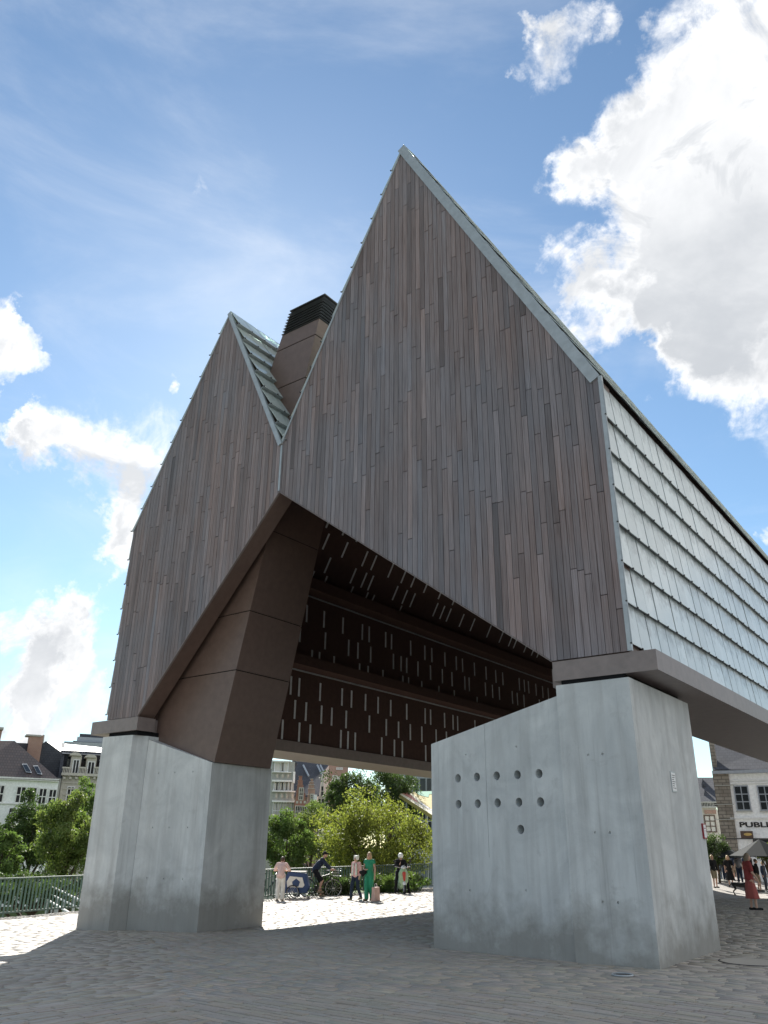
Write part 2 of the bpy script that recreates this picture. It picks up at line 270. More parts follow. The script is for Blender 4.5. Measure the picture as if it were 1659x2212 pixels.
class MB:
    def __init__(s): s.v = []; s.f = []
    def add(s, vs, fs):
        b = len(s.v); s.v += [tuple(map(float, v)) for v in vs]; s.f += [tuple(b+i for i in f) for f in fs]; return s
    def box(s, a, b):
        x0, y0, z0 = a; x1, y1, z1 = b
        return s.add([(x0,y0,z0),(x1,y0,z0),(x1,y1,z0),(x0,y1,z0),(x0,y0,z1),(x1,y0,z1),(x1,y1,z1),(x0,y1,z1)], [(0,3,2,1),(4,5,6,7),(0,1,5,4),(1,2,6,5),(2,3,7,6),(3,0,4,7)])
    def hexa(s, vs): return s.add(vs, [(0,3,2,1),(4,5,6,7),(0,1,5,4),(1,2,6,5),(2,3,7,6),(3,0,4,7)])
    def prism(s, poly, ax, d0, d1):
        """poly in the two other axes, extruded along ax ('x','y','z')"""
        def P(a, b, d): return {'x': (d, a, b), 'y': (a, d, b), 'z': (a, b, d)}[ax]
        n = len(poly); vs = [P(a, b, d0) for a, b in poly]+[P(a, b, d1) for a, b in poly]
        return s.add(vs, [tuple(range(n)), tuple(range(2*n-1, n-1, -1))]+[(i, i+n, (i+1) % n+n, (i+1) % n) for i in range(n)])
    def tube(s, p0, p1, r0, r1=None, n=8, caps=True):
        p0, p1 = Vector(p0), Vector(p1); r1 = r0 if r1 is None else r1
        d = (p1-p0); d = d.normalized() if d.length > 1e-6 else Vector((0, 0, 1)); a = d.orthogonal().normalized(); b = d.cross(a)
        vs = [p+(a*math.cos(2*math.pi*i/n)+b*math.sin(2*math.pi*i/n))*r for p, r in ((p0, r0), (p1, r1)) for i in range(n)]
        fs = [(i, (i+1) % n, n+(i+1) % n, n+i) for i in range(n)]
        if caps: fs += [tuple(range(n-1, -1, -1)), tuple(range(n, 2*n))]
        return s.add(vs, fs)
    def path(s, pts, r, n=6):
        for a, b in zip(pts[:-1], pts[1:]): s.tube(a, b, r, n=n)
        return s
    def ball(s, c, r, n=10, m=6):
        rx, ry, rz = (r, r, r) if not hasattr(r, '__len__') else r
        vs = [(c[0], c[1], c[2]-rz)]+[(c[0]+rx*math.cos(2*math.pi*i/n)*math.sin(math.pi*j/m), c[1]+ry*math.sin(2*math.pi*i/n)*math.sin(math.pi*j/m), c[2]-rz*math.cos(math.pi*j/m)) for j in range(1, m) for i in range(n)]+[(c[0], c[1], c[2]+rz)]
        fs = [(0, 1+(i+1) % n, 1+i) for i in range(n)]+[(1+(j-1)*n+i, 1+(j-1)*n+(i+1) % n, 1+j*n+(i+1) % n, 1+j*n+i) for j in range(1, m-1) for i in range(n)]
        e = len(vs)-1; fs += [(1+(m-2)*n+i, 1+(m-2)*n+(i+1) % n, e) for i in range(n)]
        return s.add(vs, fs)
    def capsule(s, p0, p1, r0, r1, n=10, k=3):
        p0, p1 = Vector(p0), Vector(p1); d = p1-p0
        d = d.normalized() if d.length > 1e-6 else Vector((0, 0, 1)); a = d.orthogonal().normalized(); b = d.cross(a)
        rings = [(p0-d*r0*math.cos(t), r0*math.sin(t)) for t in [math.pi/2*j/k for j in range(1, k+1)]]+[(p1+d*r1*math.sin(t), r1*math.cos(t)) for t in [math.pi/2*j/k for j in range(0, k)]]
        vs = [p0-d*r0]; 
        for c, r in rings: vs += [c+(a*math.cos(2*math.pi*i/n)+b*math.sin(2*math.pi*i/n))*r for i in range(n)]
        vs.append(p1+d*r1); R = len(rings); e = len(vs)-1
        fs = [(0, 1+(i+1) % n, 1+i) for i in range(n)]+[(1+j*n+i, 1+j*n+(i+1) % n, 1+(j+1)*n+(i+1) % n, 1+(j+1)*n+i) for j in range(R-1) for i in range(n)]+[(1+(R-1)*n+i, 1+(R-1)*n+(i+1) % n, e) for i in range(n)]
        return s.add(vs, fs)
    def torus(s, c, R, r, ax=1, n=28, k=6):
        vs = []; 
        for i in range(n):
            A = 2*math.pi*i/n
            for j in range(k):
                B = 2*math.pi*j/k; q = R+r*math.cos(B); h = r*math.sin(B)
                v = [q*math.cos(A), h, q*math.sin(A)] if ax == 1 else ([h, q*math.cos(A), q*math.sin(A)] if ax == 0 else [q*math.cos(A), q*math.sin(A), h])
                vs.append((c[0]+v[0], c[1]+v[1], c[2]+v[2]))
        return s.add(vs, [(i*k+j, i*k+(j+1) % k, ((i+1) % n)*k+(j+1) % k, ((i+1) % n)*k+j) for i in range(n) for j in range(k)])
    def lathe(s, c, prof, n=14, sx=1., sy=1.):
        vs = [(c[0]+sx*r*math.cos(2*math.pi*i/n), c[1]+sy*r*math.sin(2*math.pi*i/n), c[2]+z) for r, z in prof for i in range(n)]; m = len(prof)
        fs = [(j*n+i, j*n+(i+1) % n, (j+1)*n+(i+1) % n, (j+1)*n+i) for j in range(m-1) for i in range(n)]+[tuple(range(n-1, -1, -1)), tuple((m-1)*n+i for i in range(n))]
        return s.add(vs, fs)
    def build(s, name, mat, parent=None, smooth=False, tint=None): return mesh_obj(name, s.v, s.f, mat, parent, tint, smooth)
def tag(o, label=None, cat=None, group=None, kind=None):
    for k, v in (('label', label), ('category', cat), ('group', group), ('kind', kind)):
        if v: o[k] = v
    return o
def empty(name, loc=(0, 0, 0), rz=0., label=None, cat=None, group=None):
    o = bpy.data.objects.new(name, None); COL.objects.link(o); o.location = loc; o.rotation_euler = (0, 0, rz); o.empty_display_size = .2
    return tag(o, label, cat, group)
def remesh(mb, name, mat, parent, voxel=.012, smooth=4):
    me = bpy.data.meshes.new(name); me.from_pydata(mb.v, [], mb.f); tmp = bpy.data.objects.new(name, me); COL.objects.link(tmp)
    r = tmp.modifiers.new('r', 'REMESH'); r.mode = 'VOXEL'; r.voxel_size = voxel; r.use_smooth_shade = True
    k = tmp.modifiers.new('s', 'SMOOTH'); k.factor = .5; k.iterations = smooth
    dg = bpy.context.evaluated_depsgraph_get(); dg.update(); m2 = bpy.data.meshes.new_from_object(tmp.evaluated_get(dg))
    bpy.data.objects.remove(tmp); bpy.data.meshes.remove(me); m2.name = name; m2.materials.clear(); m2.materials.append(MATS[mat])
    m2.polygons.foreach_set('use_smooth', [True]*len(m2.polygons))
    o = bpy.data.objects.new(name, m2); COL.objects.link(o); o.parent = parent; return o
def boolean_cut(o, cut):
    md = o.modifiers.new('b', 'BOOLEAN'); md.operation = 'DIFFERENCE'; md.object = cut; md.solver = 'EXACT'; md.use_self = True
    dg = bpy.context.evaluated_depsgraph_get(); dg.update(); m2 = bpy.data.meshes.new_from_object(o.evaluated_get(dg))
    old = o.data; o.modifiers.clear(); m2.name = old.name; o.data = m2; bpy.data.objects.remove(cut)

# ------------------------------------------------------------------ ground: plaza of long stone setts, lower lawn
RAIL = [(-24.2, 9.5), (-25.5, 14.75), (-26.3, 18.2), (-25.0, 22.5), (-24.75, 25.5), (-24.65, 29.), (-23.75, 36.), (-22.6, 45.)]
def rail_x(y):
    if y <= RAIL[0][1]: return RAIL[0][0]
    for (xa, ya), (xb, yb) in zip(RAIL[:-1], RAIL[1:]):
        if ya <= y <= yb: return xa+(xb-xa)*(y-ya)/(yb-ya)
    return RAIL[-1][0]
def make_ground():
    t = MB().box((-2500, -2500, -3.9), (2500, 2500, -3.6)).build('lawn', 'grass'); tag(t, kind='structure')
    ys = list(np.arange(-30, 9, 3.))+list(np.arange(9, 46, 1.))+list(np.arange(46, 111, 4.)); us = list(np.linspace(0, 1, 34)**1.6); V = []; Fc = []
    for y in ys:
        x0 = rail_x(y)-.35
        for u in us: x = x0+(70-x0)*u; V.append((x, y, gz(x, y)-.03))
    n = len(us)
    for j in range(len(ys)-1):
        for i in range(n-1): Fc.append((j*n+i, j*n+i+1, (j+1)*n+i+1, (j+1)*n+i))
    b = len(V)
    for j, y in enumerate(ys): x, yy, z = V[j*n]; V.append((x, yy, -3.7))       # retaining wall along the rail
    for j in range(len(ys)-1): Fc.append((j*n, (j+1)*n, b+j+1, b+j))
    plaza = mesh_obj('plaza_paving', V, Fc, 'bed'); tag(plaza, kind='structure')
    # setts
    A0 = np.array([-17.3, 13.6]); A1 = np.array([-7.17, 6.33]); ld = (A1-A0)/np.linalg.norm(A1-A0)
    fwd2 = FWD[:2]/np.linalg.norm(FWD[:2]); rt2 = np.array([fwd2[1], -fwd2[0]])
    pieces = []
    for field, ang in ((0, math.radians(90)), (1, math.radians(-6))):
        du = np.array([math.cos(ang), math.sin(ang)]); dv = np.array([-du[1], du[0]])
        for r in range(int(-60/.115), int(60/.115)):
            v = r*.115; s = -60+random.random()*.4
            cen = du*0+dv*v
            while s < 60:
                Lg = random.uniform(.22, .62); c = du*(s+Lg/2)+dv*v; s += Lg
                f = c@fwd2; rr = c@rt2
                if f < 5 or f > 44 or abs(rr) > f*.53+1.2: continue
                side = (ld[0]*(c[1]-A0[1])-ld[1]*(c[0]-A0[0]))
                if (side < -.10 and field == 1) or (side > .10 and field == 0): continue
                if c[0] < rail_x(c[1])+.05: continue
                pieces.append((math.hypot(*c), c, du, dv, Lg))
    pieces.sort(key=lambda p: p[0])
    def sett(c, du, dv, Lg, rnd):
        hl, hw = Lg/2-.010, .0575-.010+rnd.uniform(-.006, .003); z = gz(c[0], c[1]); dz = rnd.uniform(-.004, .005); t1, t2 = rnd.uniform(-.012, .012), rnd.uniform(-.02, .02)
        top = []; low = []
        for a, b in ((-1, -1), (1, -1), (1, 1), (-1, 1)):
            ja, jb = rnd.uniform(-.006, .006), rnd.uniform(-.006, .006); p = c+du*(a*hl+ja)+dv*(b*hw+jb)
            zz = gz(p[0], p[1])+dz+a*hl*t1+b*hw*t2
            top.append((p[0], p[1], zz)); q = p+du*a*.006+dv*b*.006; low.append((q[0], q[1], z-.035))
        return low+top
    FQ = [(4, 5, 6, 7), (0, 1, 5, 4), (1, 2, 6, 5), (2, 3, 7, 6), (3, 0, 4, 7)]
    def tn():
        t = random.gauss(1., .055); return (t*random.uniform(.97, 1.06), t, t*random.uniform(.92, 1.03))
    vis = [p for p in pieces if inframe(p[1])]
    ids = {id(p) for p in vis[:300]}
    for d, c, du, dv, Lg in vis[:300]: mesh_obj('sett', sett(c, du, dv, Lg, random), FQ, 'setts', plaza, tn())
    V = []; Q = []; T = []
    for p in pieces:
        if id(p) in ids: continue
        b = len(V); V += sett(p[1], p[2], p[3], p[4], random); Q += [tuple(b+i for i in f) for f in FQ]; T += [tn()]*8
    tag(fast_quads('sett_field', V, 'setts', plaza, T, Q), kind='stuff')
    # manhole cover and a small valve cover
    m = ground(1622, 2079); o = empty('manhole_cover', (m.x, m.y, m.z+.006), 0, 'round stone filled manhole cover in the paving right of the pier', 'manhole')
    MB().lathe((0, 0, -.02), [(.45, 0), (.45, .026), (.43, .03)], 28).build('cover_plate', 'setts', o, tint=(1.05, 1.05, 1.03)); MB().torus((0, 0, -.002), .47, .01, 2, 30, 5).build('cover_ring', 'iron', o)
    m = ground(1345, 2108); o = empty('valve_cover', (m.x, m.y, m.z+.006), 0, 'small round pale rimmed cover in paving before the near pier', 'cover')
    MB().lathe((0, 0, -.02), [(.12, 0), (.12, .028), (.11, .03)], 18).build('cover_plate', 'iron', o); MB().torus((0, 0, .008), .14, .012, 2, 22, 5).build('cover_ring', 'zinc', o)
def inframe(c, lim=1.0):
    P = np.array([c[0], c[1], gz(c[0], c[1])])-EYE; w = P@FWD
    if w < 1: return False
    return abs(P@RIGHT)*F_PX/w < 829*lim and abs(P@UP)*F_PX/w < 1106*lim

# ------------------------------------------------------------------ the market hall
Y0, YB = 13.3, 51.3
TOP = [(-19.33, 10.2), (-15.93, 16.64), (-13.36, 11.34), (-9.44, 19.33), (-4.72, 10.2)]
BOT = [(-19.33, 4.71), (-18.05, 4.71), (-13.34, 9.97), (-6.15, 4.73), (-4.72, 4.73)]
def lerp_poly(P, x):
    for (a, za), (b, zb) in zip(P[:-1], P[1:]):
        if a <= x <= b: return za+(zb-za)*(x-a)/(b-a)
    return P[0][1] if x < P[0][0] else P[-1][1]
def clip_z(poly, z, keep_above):
    out = []
    for i, p in enumerate(poly):
        q = poly[(i+1) % len(poly)]; a = (p[1]-z)*(1 if keep_above else -1); b = (q[1]-z)*(1 if keep_above else -1)
        if a >= 0: out.append(p)
        if (a > 0 and b < 0) or (a < 0 and b > 0): t = a/(a-b); out.append((p[0]+(q[0]-p[0])*t, z))
    return out
def area(p): return abs(sum(p[i][0]*p[(i+1) % len(p)][1]-p[(i+1) % len(p)][0]*p[i][1] for i in range(len(p))))/2

WALL_SLITS = [(19.81,9.0),(20.72,9.0),(21.77,9.0),(22.91,9.0),(23.33,9.0),(24.37,9.0),(24.76,9.0),(26.06,9.0),(27.08,9.0),(27.6,9.0),(28.61,9.0),(29.52,9.0),(30.04,9.0),(31.06,9.0),(32.1,9.0),(33.0,9.0),(33.67,9.0),(35.32,9.0),(35.85,9.0),(36.3,9.0),(37.11,9.0),(37.85,9.0),(38.5,9.0),(40.3,9.0),
 (19.52,8.25),(20.83,8.25),(22.13,8.25),(22.67,8.25),(23.44,8.25),(24.89,8.25),(25.4,8.25),(25.78,8.25),(26.57,8.25),(27.48,8.25),(28.38,8.25),(29.14,8.25),(30.19,8.25),(30.56,8.25),(31.98,8.25),(32.63,8.25),(33.27,8.25),(34.53,8.25),(35.04,8.25),(35.72,8.25),(37.4,8.25),
 (20.17,7.5),(20.56,7.5),(21.34,7.5),(22.79,7.5),(23.3,7.5),(24.22,7.5),(25.52,7.5),(25.91,7.5),(26.83,7.5),(28.1,7.5),(29.3,7.5),(31.2,7.5),
 (19.21,6.45),(19.61,6.45),(20.67,6.45),(21.84,6.45),(22.37,6.45),(23.18,6.45),(23.94,6.45),(24.73,6.45),(25.78,6.45),(27.06,6.45),(27.45,6.45),(28.49,6.45),(29.15,6.45),(29.51,6.45),(30.94,6.45),(32.3,6.45),
 (19.46,5.71),(20.0,5.71),(20.78,5.71),(21.32,5.71),(22.1,5.71),(23.43,5.71),(24.46,5.71),(25.24,5.71),(26.02,5.71),(26.81,5.71),(27.84,5.71),(28.61,5.71),(30.1,5.71),
 (18.93,5.02),(19.72,5.02),(20.25,5.02),(21.84,5.02),(22.23,5.02),(22.63,5.02),(24.19,5.02),(24.98,5.02),(25.49,5.02),(27.07,5.02),(28.4,5.02)]
ROOF_SLITS = [(19.46,1.49),(19.86,1.49),(20.91,1.49),(22.09,1.49),(22.64,1.49),(23.73,1.49),(24.6,1.49),(25.28,1.49),(26.2,1.49),(27.3,1.49),(28.4,1.49),(20.4,.74),(21.86,.74),(22.5,.74),(22.92,.74),(24.51,.74),(25.16,.74),(25.71,.74),(27.4,.74),(27.93,.74),(28.44,.74),(29.5,.74),(30.43,.74),(31.9,.74),(33.08,.74),(34.0,.74),(34.5,.74),(35.58,.74),(36.4,.74),(37.,.74),
 (19.9,.08),(20.6,.08),(22.1,.08),(23.0,.08),(23.4,.08),(25.2,.08),(19.6,2.23),(20.5,2.23),(21.3,2.23),(22.2,2.23)]
def make_hall():
    hall = empty('market_hall', (-12, 13.3, 0), 0, 'tall twin gabled market hall clad in weathered planks and glass on concrete piers', 'market hall')
    class _P: pass
    inv = Matrix.Translation((12, -13.3, 0))
    def own(o): o.matrix_parent_inverse = inv; return o
    # end walls and their planks
    outline = [(x+.012 if x < -19 else (x-.012 if x > -4.8 else x), z) for x, z in BOT]+[(x+.012 if x < -19 else (x-.012 if x > -4.8 else x), z-.02) for x, z in reversed(TOP)]
    front = own(MB().prism(outline, 'y', Y0+.055, Y0+.55).build('gable_wall', 'brown_steel', hall))
    own(MB().prism(outline, 'y', YB-.55, YB-.055).build('gable_wall', 'brown_steel', hall))
    planks = []; w = .1315; x = TOP[0][0]
    brks = [p[0] for p in TOP[1:-1]]+[p[0] for p in BOT[1:-1]]
    while x < TOP[-1][0]-.03:
        xa, xb = x+.005, min(x+w-.005, TOP[-1][0]); xs = [xa]+sorted(b for b in brks if xa < b < xb)+[xb]
        col = [(q, lerp_poly(BOT, q)+.004) for q in xs]+[(q, lerp_poly(TOP, q)-.02) for q in reversed(xs)]
        zlo, zhi = min(p[1] for p in col), max(p[1] for p in col)
        cuts = []; z = zlo+random.uniform(.7, 3.6)
        while z < zhi-.5: cuts.append(z); z += random.choice((random.uniform(1.6, 2.6), random.uniform(2.4, 4.3)))
        edges = [zlo-.01]+cuts+[zhi+.01]
        for a, b in zip(edges[:-1], edges[1:]):
            p = clip_z(clip_z(col, a+.007, True), b-.007, False)
            if len(p) >= 3 and area(p) > .004: planks.append((area(p), p))
        x += w
    planks.sort(key=lambda t: -t[0])
    def ptint():
        t = random.gauss(.97, .15); t = min(max(t, .5), 1.45); k = random.gauss(.005, .03); return (t*(1+k), t, t*(1-k*.7))
    rest = MB(); rt = []
    for i, (a, p) in enumerate(planks):
        dy = random.uniform(0, .006); mb = MB().prism(p, 'y', Y0+dy, Y0+.045)
        if i < 300: o = mb.build('plank', 'wood', front, tint=ptint()); o.matrix_parent_inverse = Matrix.Identity(4)
        else: rest.add(mb.v, mb.f); rt += [ptint()]*len(mb.v)
    o = mesh_obj('plank_remainder', rest.v, rest.f, 'wood', front, rt); tag(o, kind='stuff')
    # shell: long walls and four roof slopes (mitred prisms along the hall)
    OUT = [(-19.28, 4.72), (-19.28, 10.2)]+[(a, z-.03) for a, z in TOP[1:-1]]+[(-4.77, 10.2), (-4.77, 4.72)]
    INN = [(-18.15, 4.72), (-18.15, 10.2), (-15.95, 14.36), (-13.36, 10.02), (-9.44, 17.0), (-6.40, 11.1), (-6.40, 4.72)]
    names = ['side_wall', 'roof_slope', 'roof_slope', 'roof_slope', 'roof_slope', 'side_wall']; shell = []
    for i in range(6):
        shell.append(own(MB().prism([OUT[i], OUT[i+1], INN[i+1], INN[i]], 'y', Y0+.551, YB-.551).build(names[i], 'dark_lining', hall)))
    me = MB().box((-.012, -.038, -.3), (.012, .038, .3)); sm = None
    def slit(parent, loc, ry):
        nonlocal sm
        if sm is None:
            o = me.build('slit_window', 'slit', parent); sm = o.data  # opaque strip; daylight through the pane is painted in as a pale colour
        else:
            o = bpy.data.objects.new('slit_window', sm); COL.objects.link(o); o.parent = parent
        o.location = loc; o.rotation_euler = (0, ry, 0)
    for y, z in WALL_SLITS: slit(shell[0], (-18.15, y, z), 0)
    for y, s in ROOF_SLITS: slit(shell[1], (-18.15+.468*s, y, 10.2+.884*s), math.atan2(.468, .884))
    # inner ledges with a pale conduit where they meet the wall
    own(MB().box((-18.149, Y0+.552, 9.66), (-17.50, YB-.552, 10.05)).build('inner_ledge', 'dark_lining', hall)); own(MB().box((-18.149, Y0+.552, 7.02), (-17.50, YB-.552, 7.35)).build('inner_ledge', 'dark_lining', hall))
    own(MB().box((-18.148, Y0+.553, 9.615), (-18.10, YB-.553, 9.655)).build('conduit', 'zinc', hall)); own(MB().box((-18.148, Y0+.553, 6.975), (-18.10, YB-.553, 7.015)).build('conduit', 'zinc', hall))
    # fascia ring at the foot of the shell, with the shadow gap below it
    fb = lambda a, b, m='brown_metal_light', n='fascia': own(MB().box(a, b).build(n, m, hall))
    fb((-19.95, Y0-.02, 4.36), (-17.95, Y0+.549, 4.70)); fb((-19.95, Y0+.5495, 4.36), (-18.12, YB, 4.70), 'brown_metal_light')
    fb((-6.14, Y0-.02, 4.36), (-4.26, Y0+.549, 4.705)); fb((-6.42, Y0+.5495, 4.36), (-4.26, YB, 4.705))
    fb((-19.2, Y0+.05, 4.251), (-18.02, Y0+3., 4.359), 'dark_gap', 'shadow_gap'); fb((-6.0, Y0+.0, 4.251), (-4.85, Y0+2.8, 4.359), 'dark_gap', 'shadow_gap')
    # edging along the arch: thin pale line under the planks
    e = MB()
    for (xa, za), (xb, zb) in zip(BOT[1:3], BOT[2:4]):
        d = Vector((xb-xa, 0, zb-za)).normalized(); nrm = Vector((d.z, 0, -d.x)); nrm = nrm if nrm.z < 0 else -nrm
        a = Vector((xa, 0, za)); b = Vector((xb, 0, zb)); q = [a+nrm*.004, b+nrm*.004, b+nrm*.018, a+nrm*.018]
        e.prism([(p.x, p.z) for p in q], 'y', Y0-.008, Y0+.054)
    own(e.build('arch_trim', 'brown_metal_light', hall))
    # verge flashings
    def verge(p, q, wide, name='verge_flashing', y=Y0-.03, lift=.03):
        a, b = Vector((p[0], 0, p[1])), Vector((q[0], 0, q[1])); d = (b-a).normalized(); nn = Vector((-d.z, 0, d.x)); nn = nn if nn.z > 0 else -nn
        qd = [a+nn*lift, b+nn*lift, b-nn*wide, a-nn*wide]
        own(MB().prism([(v.x, v.z) for v in qd], 'y', y, Y0+.04).build(name, 'zinc', hall))
    verge(TOP[3], (TOP[4][0]+.0, TOP[4][1]), .20); verge(TOP[1], TOP[2], .10, y=Y0-.045); verge(TOP[0], TOP[1], .02, y=Y0-.02, lift=.02); verge(TOP[2], TOP[3], .02, y=Y0-.02, lift=.025)
    own(MB().box((-4.735, Y0-.025, 4.73), (-4.66, Y0+.04, 10.2)).build('corner_flashing', 'zinc', hall))
    own(MB().box((-13.385, Y0-.012, 9.99), (-13.325, Y0-.001, 11.3)).build('valley_strip', 'zinc', hall))
    # glass shingles. A panel hangs from its upper edge and stands off at the foot.
    gl = MB().hexa([(0, .006, 0), (0, .534, 0), (-.012, .534, 0), (-.012, .006, 0), (0, .006, .83), (0, .534, .83), (-.012, .534, .83), (-.012, .006, .83)])
    # local: y along hall, z up the slope, x outward
    def panel_verts(p, q, row, ycol, lift=.15, pitch=.745):
        a = Vector((p[0], 0, p[1])); d = (Vector((q[0], 0, q[1]))-a); Ln = d.length; d.normalize(); nn = Vector((-d.z, 0, d.x))
        if nn.x*1 < 0 and p[0] > -12 and q[0] < p[0]: nn = -nn
        return a, d, nn, Ln
    total = 0
    def shingles(parent, p, q, outn, pitch, cols_parts, rows, lift, mat, cols=70, clip_on=True, stuff_cols=True, y_start=Y0-.02, name='glass_panel', closer='zinc'):
        nonlocal total
        a = Vector((p[0], 0, p[1])); d = (Vector((q[0], 0, q[1]))-a).normalized(); nn = Vector((outn[0], 0, outn[1])).normalized()
        SV = []; SQ = []; ST = []; clips = MB(); sof = MB()
        FQ = [(0,3,2,1),(4,5,6,7),(0,1,5,4),(1,2,6,5),(2,3,7,6),(3,0,4,7)]
        for r in range(rows):
            lo = a+d*(r*pitch)+nn*lift; hi = a+d*((r+1)*pitch+.05)+nn*.035; t = (hi-lo).normalized(); m = Vector((0, 1, 0)).cross(t); m = m if m.dot(nn) > 0 else -m
            for c in range(cols):
                ya = y_start+c*.54+.016; yb = ya+.508; wob = random.uniform(-.006, .006)
                o_ = m*wob
                vs = [lo+o_, lo+o_, lo+o_-m*.012, lo+o_-m*.012, hi+o_, hi+o_, hi+o_-m*.012, hi+o_-m*.012]
                vs = [(v.x, yy, v.z) for v, yy in zip(vs, (ya, yb, yb, ya)*2)]; tt = random.random()
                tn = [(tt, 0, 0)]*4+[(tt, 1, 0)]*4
                if c < cols_parts and total < 300:
                    mesh_obj(name, vs, FQ, mat, parent, tn); total += 1
                else:
                    if not stuff_cols: continue
                    b = len(SV); SV += vs; SQ += [tuple(b+i for i in f) for f in FQ]; ST += tn
                if c < 40 and clip_on:
                    e = lo+m*.004; clips.box((e.x-.014, ya-.026, e.z-.014), (e.x+.014, ya+.008, e.z+.012))
            if clip_on:
                q0 = a+d*(r*pitch+.03)+nn*.036; sof.hexa([(lo.x-.006, y_start, lo.z+.002), (lo.x-.006, y_start+cols*.54, lo.z+.002), (q0.x, y_start+cols*.54, q0.z), (q0.x, y_start, q0.z), (lo.x-.006, y_start, lo.z+.012), (lo.x-.006, y_start+cols*.54, lo.z+.012), (q0.x, y_start+cols*.54, q0.z+.01), (q0.x, y_start, q0.z+.01)])
        if SV: tag(fast_quads('glass_panel_run', SV, mat, parent, ST, SQ), kind='stuff')
        if clip_on: tag(clips.build('panel_clips', 'iron', parent), kind='stuff'); tag(sof.build('lap_closer', closer, parent), kind='stuff')
    ir, il = shell[5], shell[0]
    for s in shell: s.matrix_parent_inverse = inv
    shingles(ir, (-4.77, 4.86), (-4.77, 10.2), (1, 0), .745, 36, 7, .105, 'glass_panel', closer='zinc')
    shingles(shell[2], TOP[2], TOP[1], (.9, .43), .737, 6, 8, .16, 'roof_glass', cols=14)
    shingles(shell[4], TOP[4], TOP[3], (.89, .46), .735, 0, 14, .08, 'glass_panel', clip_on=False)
    shingles(shell[1], TOP[0], TOP[1], (-.88, .47), .729, 0, 10, .09, 'roof_glass', cols=10)
    shingles(shell[3], TOP[2], TOP[3], (-.9, .44), .74, 0, 12, .09, 'roof_glass', cols=10)
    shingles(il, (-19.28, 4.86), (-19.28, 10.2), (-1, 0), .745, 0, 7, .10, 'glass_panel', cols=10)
    # end closers of the side shingles: grey plates filling the saw-tooth beside the planks
    ec = MB()
    for r in range(7):
        z0 = 4.86+r*.745; ec.prism([(-4.66, z0), (-4.64, z0), (-4.655, z0+.735), (-4.66, z0+.735)], 'y', Y0-.012, Y0-.006)
    own(ec.build('end_closer', 'zinc', hall))
    # concrete piers
    def pier(main, ext, ztop, zext, cuts, flip=False):
        fy = (lambda y: Y0+YB-y) if flip else (lambda y: y)
        g = -.9
        o = own(MB().prism([(x, fy(y)) for x, y in main], 'z', g, ztop).build('concrete_pier', 'concrete', hall))
        v = [(x, fy(y), g) for x, y in ext]+[(x, fy(y), z) for (x, y), z in zip(ext, zext)]
        e = own(MB().add(v, [(3, 2, 1, 0), (4, 5, 6, 7), (0, 1, 5, 4), (1, 2, 6, 5), (2, 3, 7, 6), (3, 0, 4, 7)]).build('pier_wing', 'concrete', hall))
        for ob in (o, e):
            bm = bmesh.new(); bm.from_mesh(ob.data); bmesh.ops.recalc_face_normals(bm, faces=bm.faces); bm.to_mesh(ob.data); bm.free()
        return o, e
    RM = [(-4.70, 13.08), (-4.72, 16.25), (-6.0, 16.25), (-6.03, 13.12)]; RX = [(-9.17, 13.88), (-6.031, 13.20), (-6.001, 16.2), (-8.9, 16.3)]; RZ = (3.52, 4.09, 4.09, 3.55)
    LM = [(-19.24, 13.20), (-18.14, 13.33), (-18.00, 13.72), (-18.00, 16.3), (-19.2, 16.4)]; LX = [(-17.999, 13.735), (-15.78, 14.03), (-15.92, 16.28), (-17.999, 16.3)]; LZ = (4.16, 3.50, 3.52, 4.14)
    ro, re_ = pier(RM, RX, 4.25, RZ, None); lo_, le = pier(LM, LX, 4.25, LZ, None)
    pier(RM, RX, 4.25, RZ, None, True); pier(LM, LX, 4.25, LZ, None, True)
    A, B = Vector((-9.17, 13.88, 0)), Vector((-6.031, 13.20, 0)); d = (B-A).normalized(); nn = Vector((d.y, -d.x, 0))
    def P(s, z, o=0.): q = A+d*s+nn*o; return (q.x, q.y, z)
    cut = MB()
    for s, z in [(.72,2.83),(1.21,2.83),(1.70,2.825),(2.19,2.815),(2.675,2.81),(.72,2.365),(1.21,2.36),(1.695,2.36),(2.19,2.355),(2.67,2.345),(2.2,1.91)]: cut.tube(P(s, z, .1), P(s, z, -1.6), .078, n=20)
    for s, z in [(.95, 3.25), (2.2, 3.3), (.95, .9), (2.25, .95)]: cut.tube(P(s, z, .1), P(s, z, -.02), .018, n=10)
    c_ = MB(); q = [P(1.44, 1.45, .1), P(1.448, 1.45, .1), P(1.448, 1.45, -.012), P(1.44, 1.45, -.012)]
    cut.hexa(q+[(x, y, 4.2) for x, y, z in q])
    boolean_cut(re_, own(cut.build('cutter', 'concrete', hall)))
    cut = MB()
    for xx, z in [(-5.53, 3.05), (-5.28, 3.05), (-5.53, 1.85), (-5.28, 1.85), (-5.5, .85), (-5.25, .85)]: cut.tube((xx, 12.9, z), (xx, 13.125, z), .02, n=10)
    cut.box((-4.9, 14.35, .0), (-4.722, 14.362, 4.3))
    boolean_cut(ro, own(cut.build('cutter', 'concrete', hall)))
    A, B = Vector((-17.999, 13.735, 0)), Vector((-15.78, 14.03, 0)); d = (B-A).normalized(); nn = Vector((d.y, -d.x, 0)); cut = MB()
    for s in (.5, 1.05, 1.65):
        for z in (3.3, 2.0, .85): cut.tube(P(s, z, .1), P(s, z, -.02), .02, n=10)
    q = [P(-.01, -.8, .1), P(.006, -.8, .1), P(.006, -.8, -.02), P(-.01, -.8, -.02)]; cut.hexa(q+[(x, y, 4.5) for x, y, z in q])
    boolean_cut(le, own(cut.build('cutter', 'concrete', hall)))
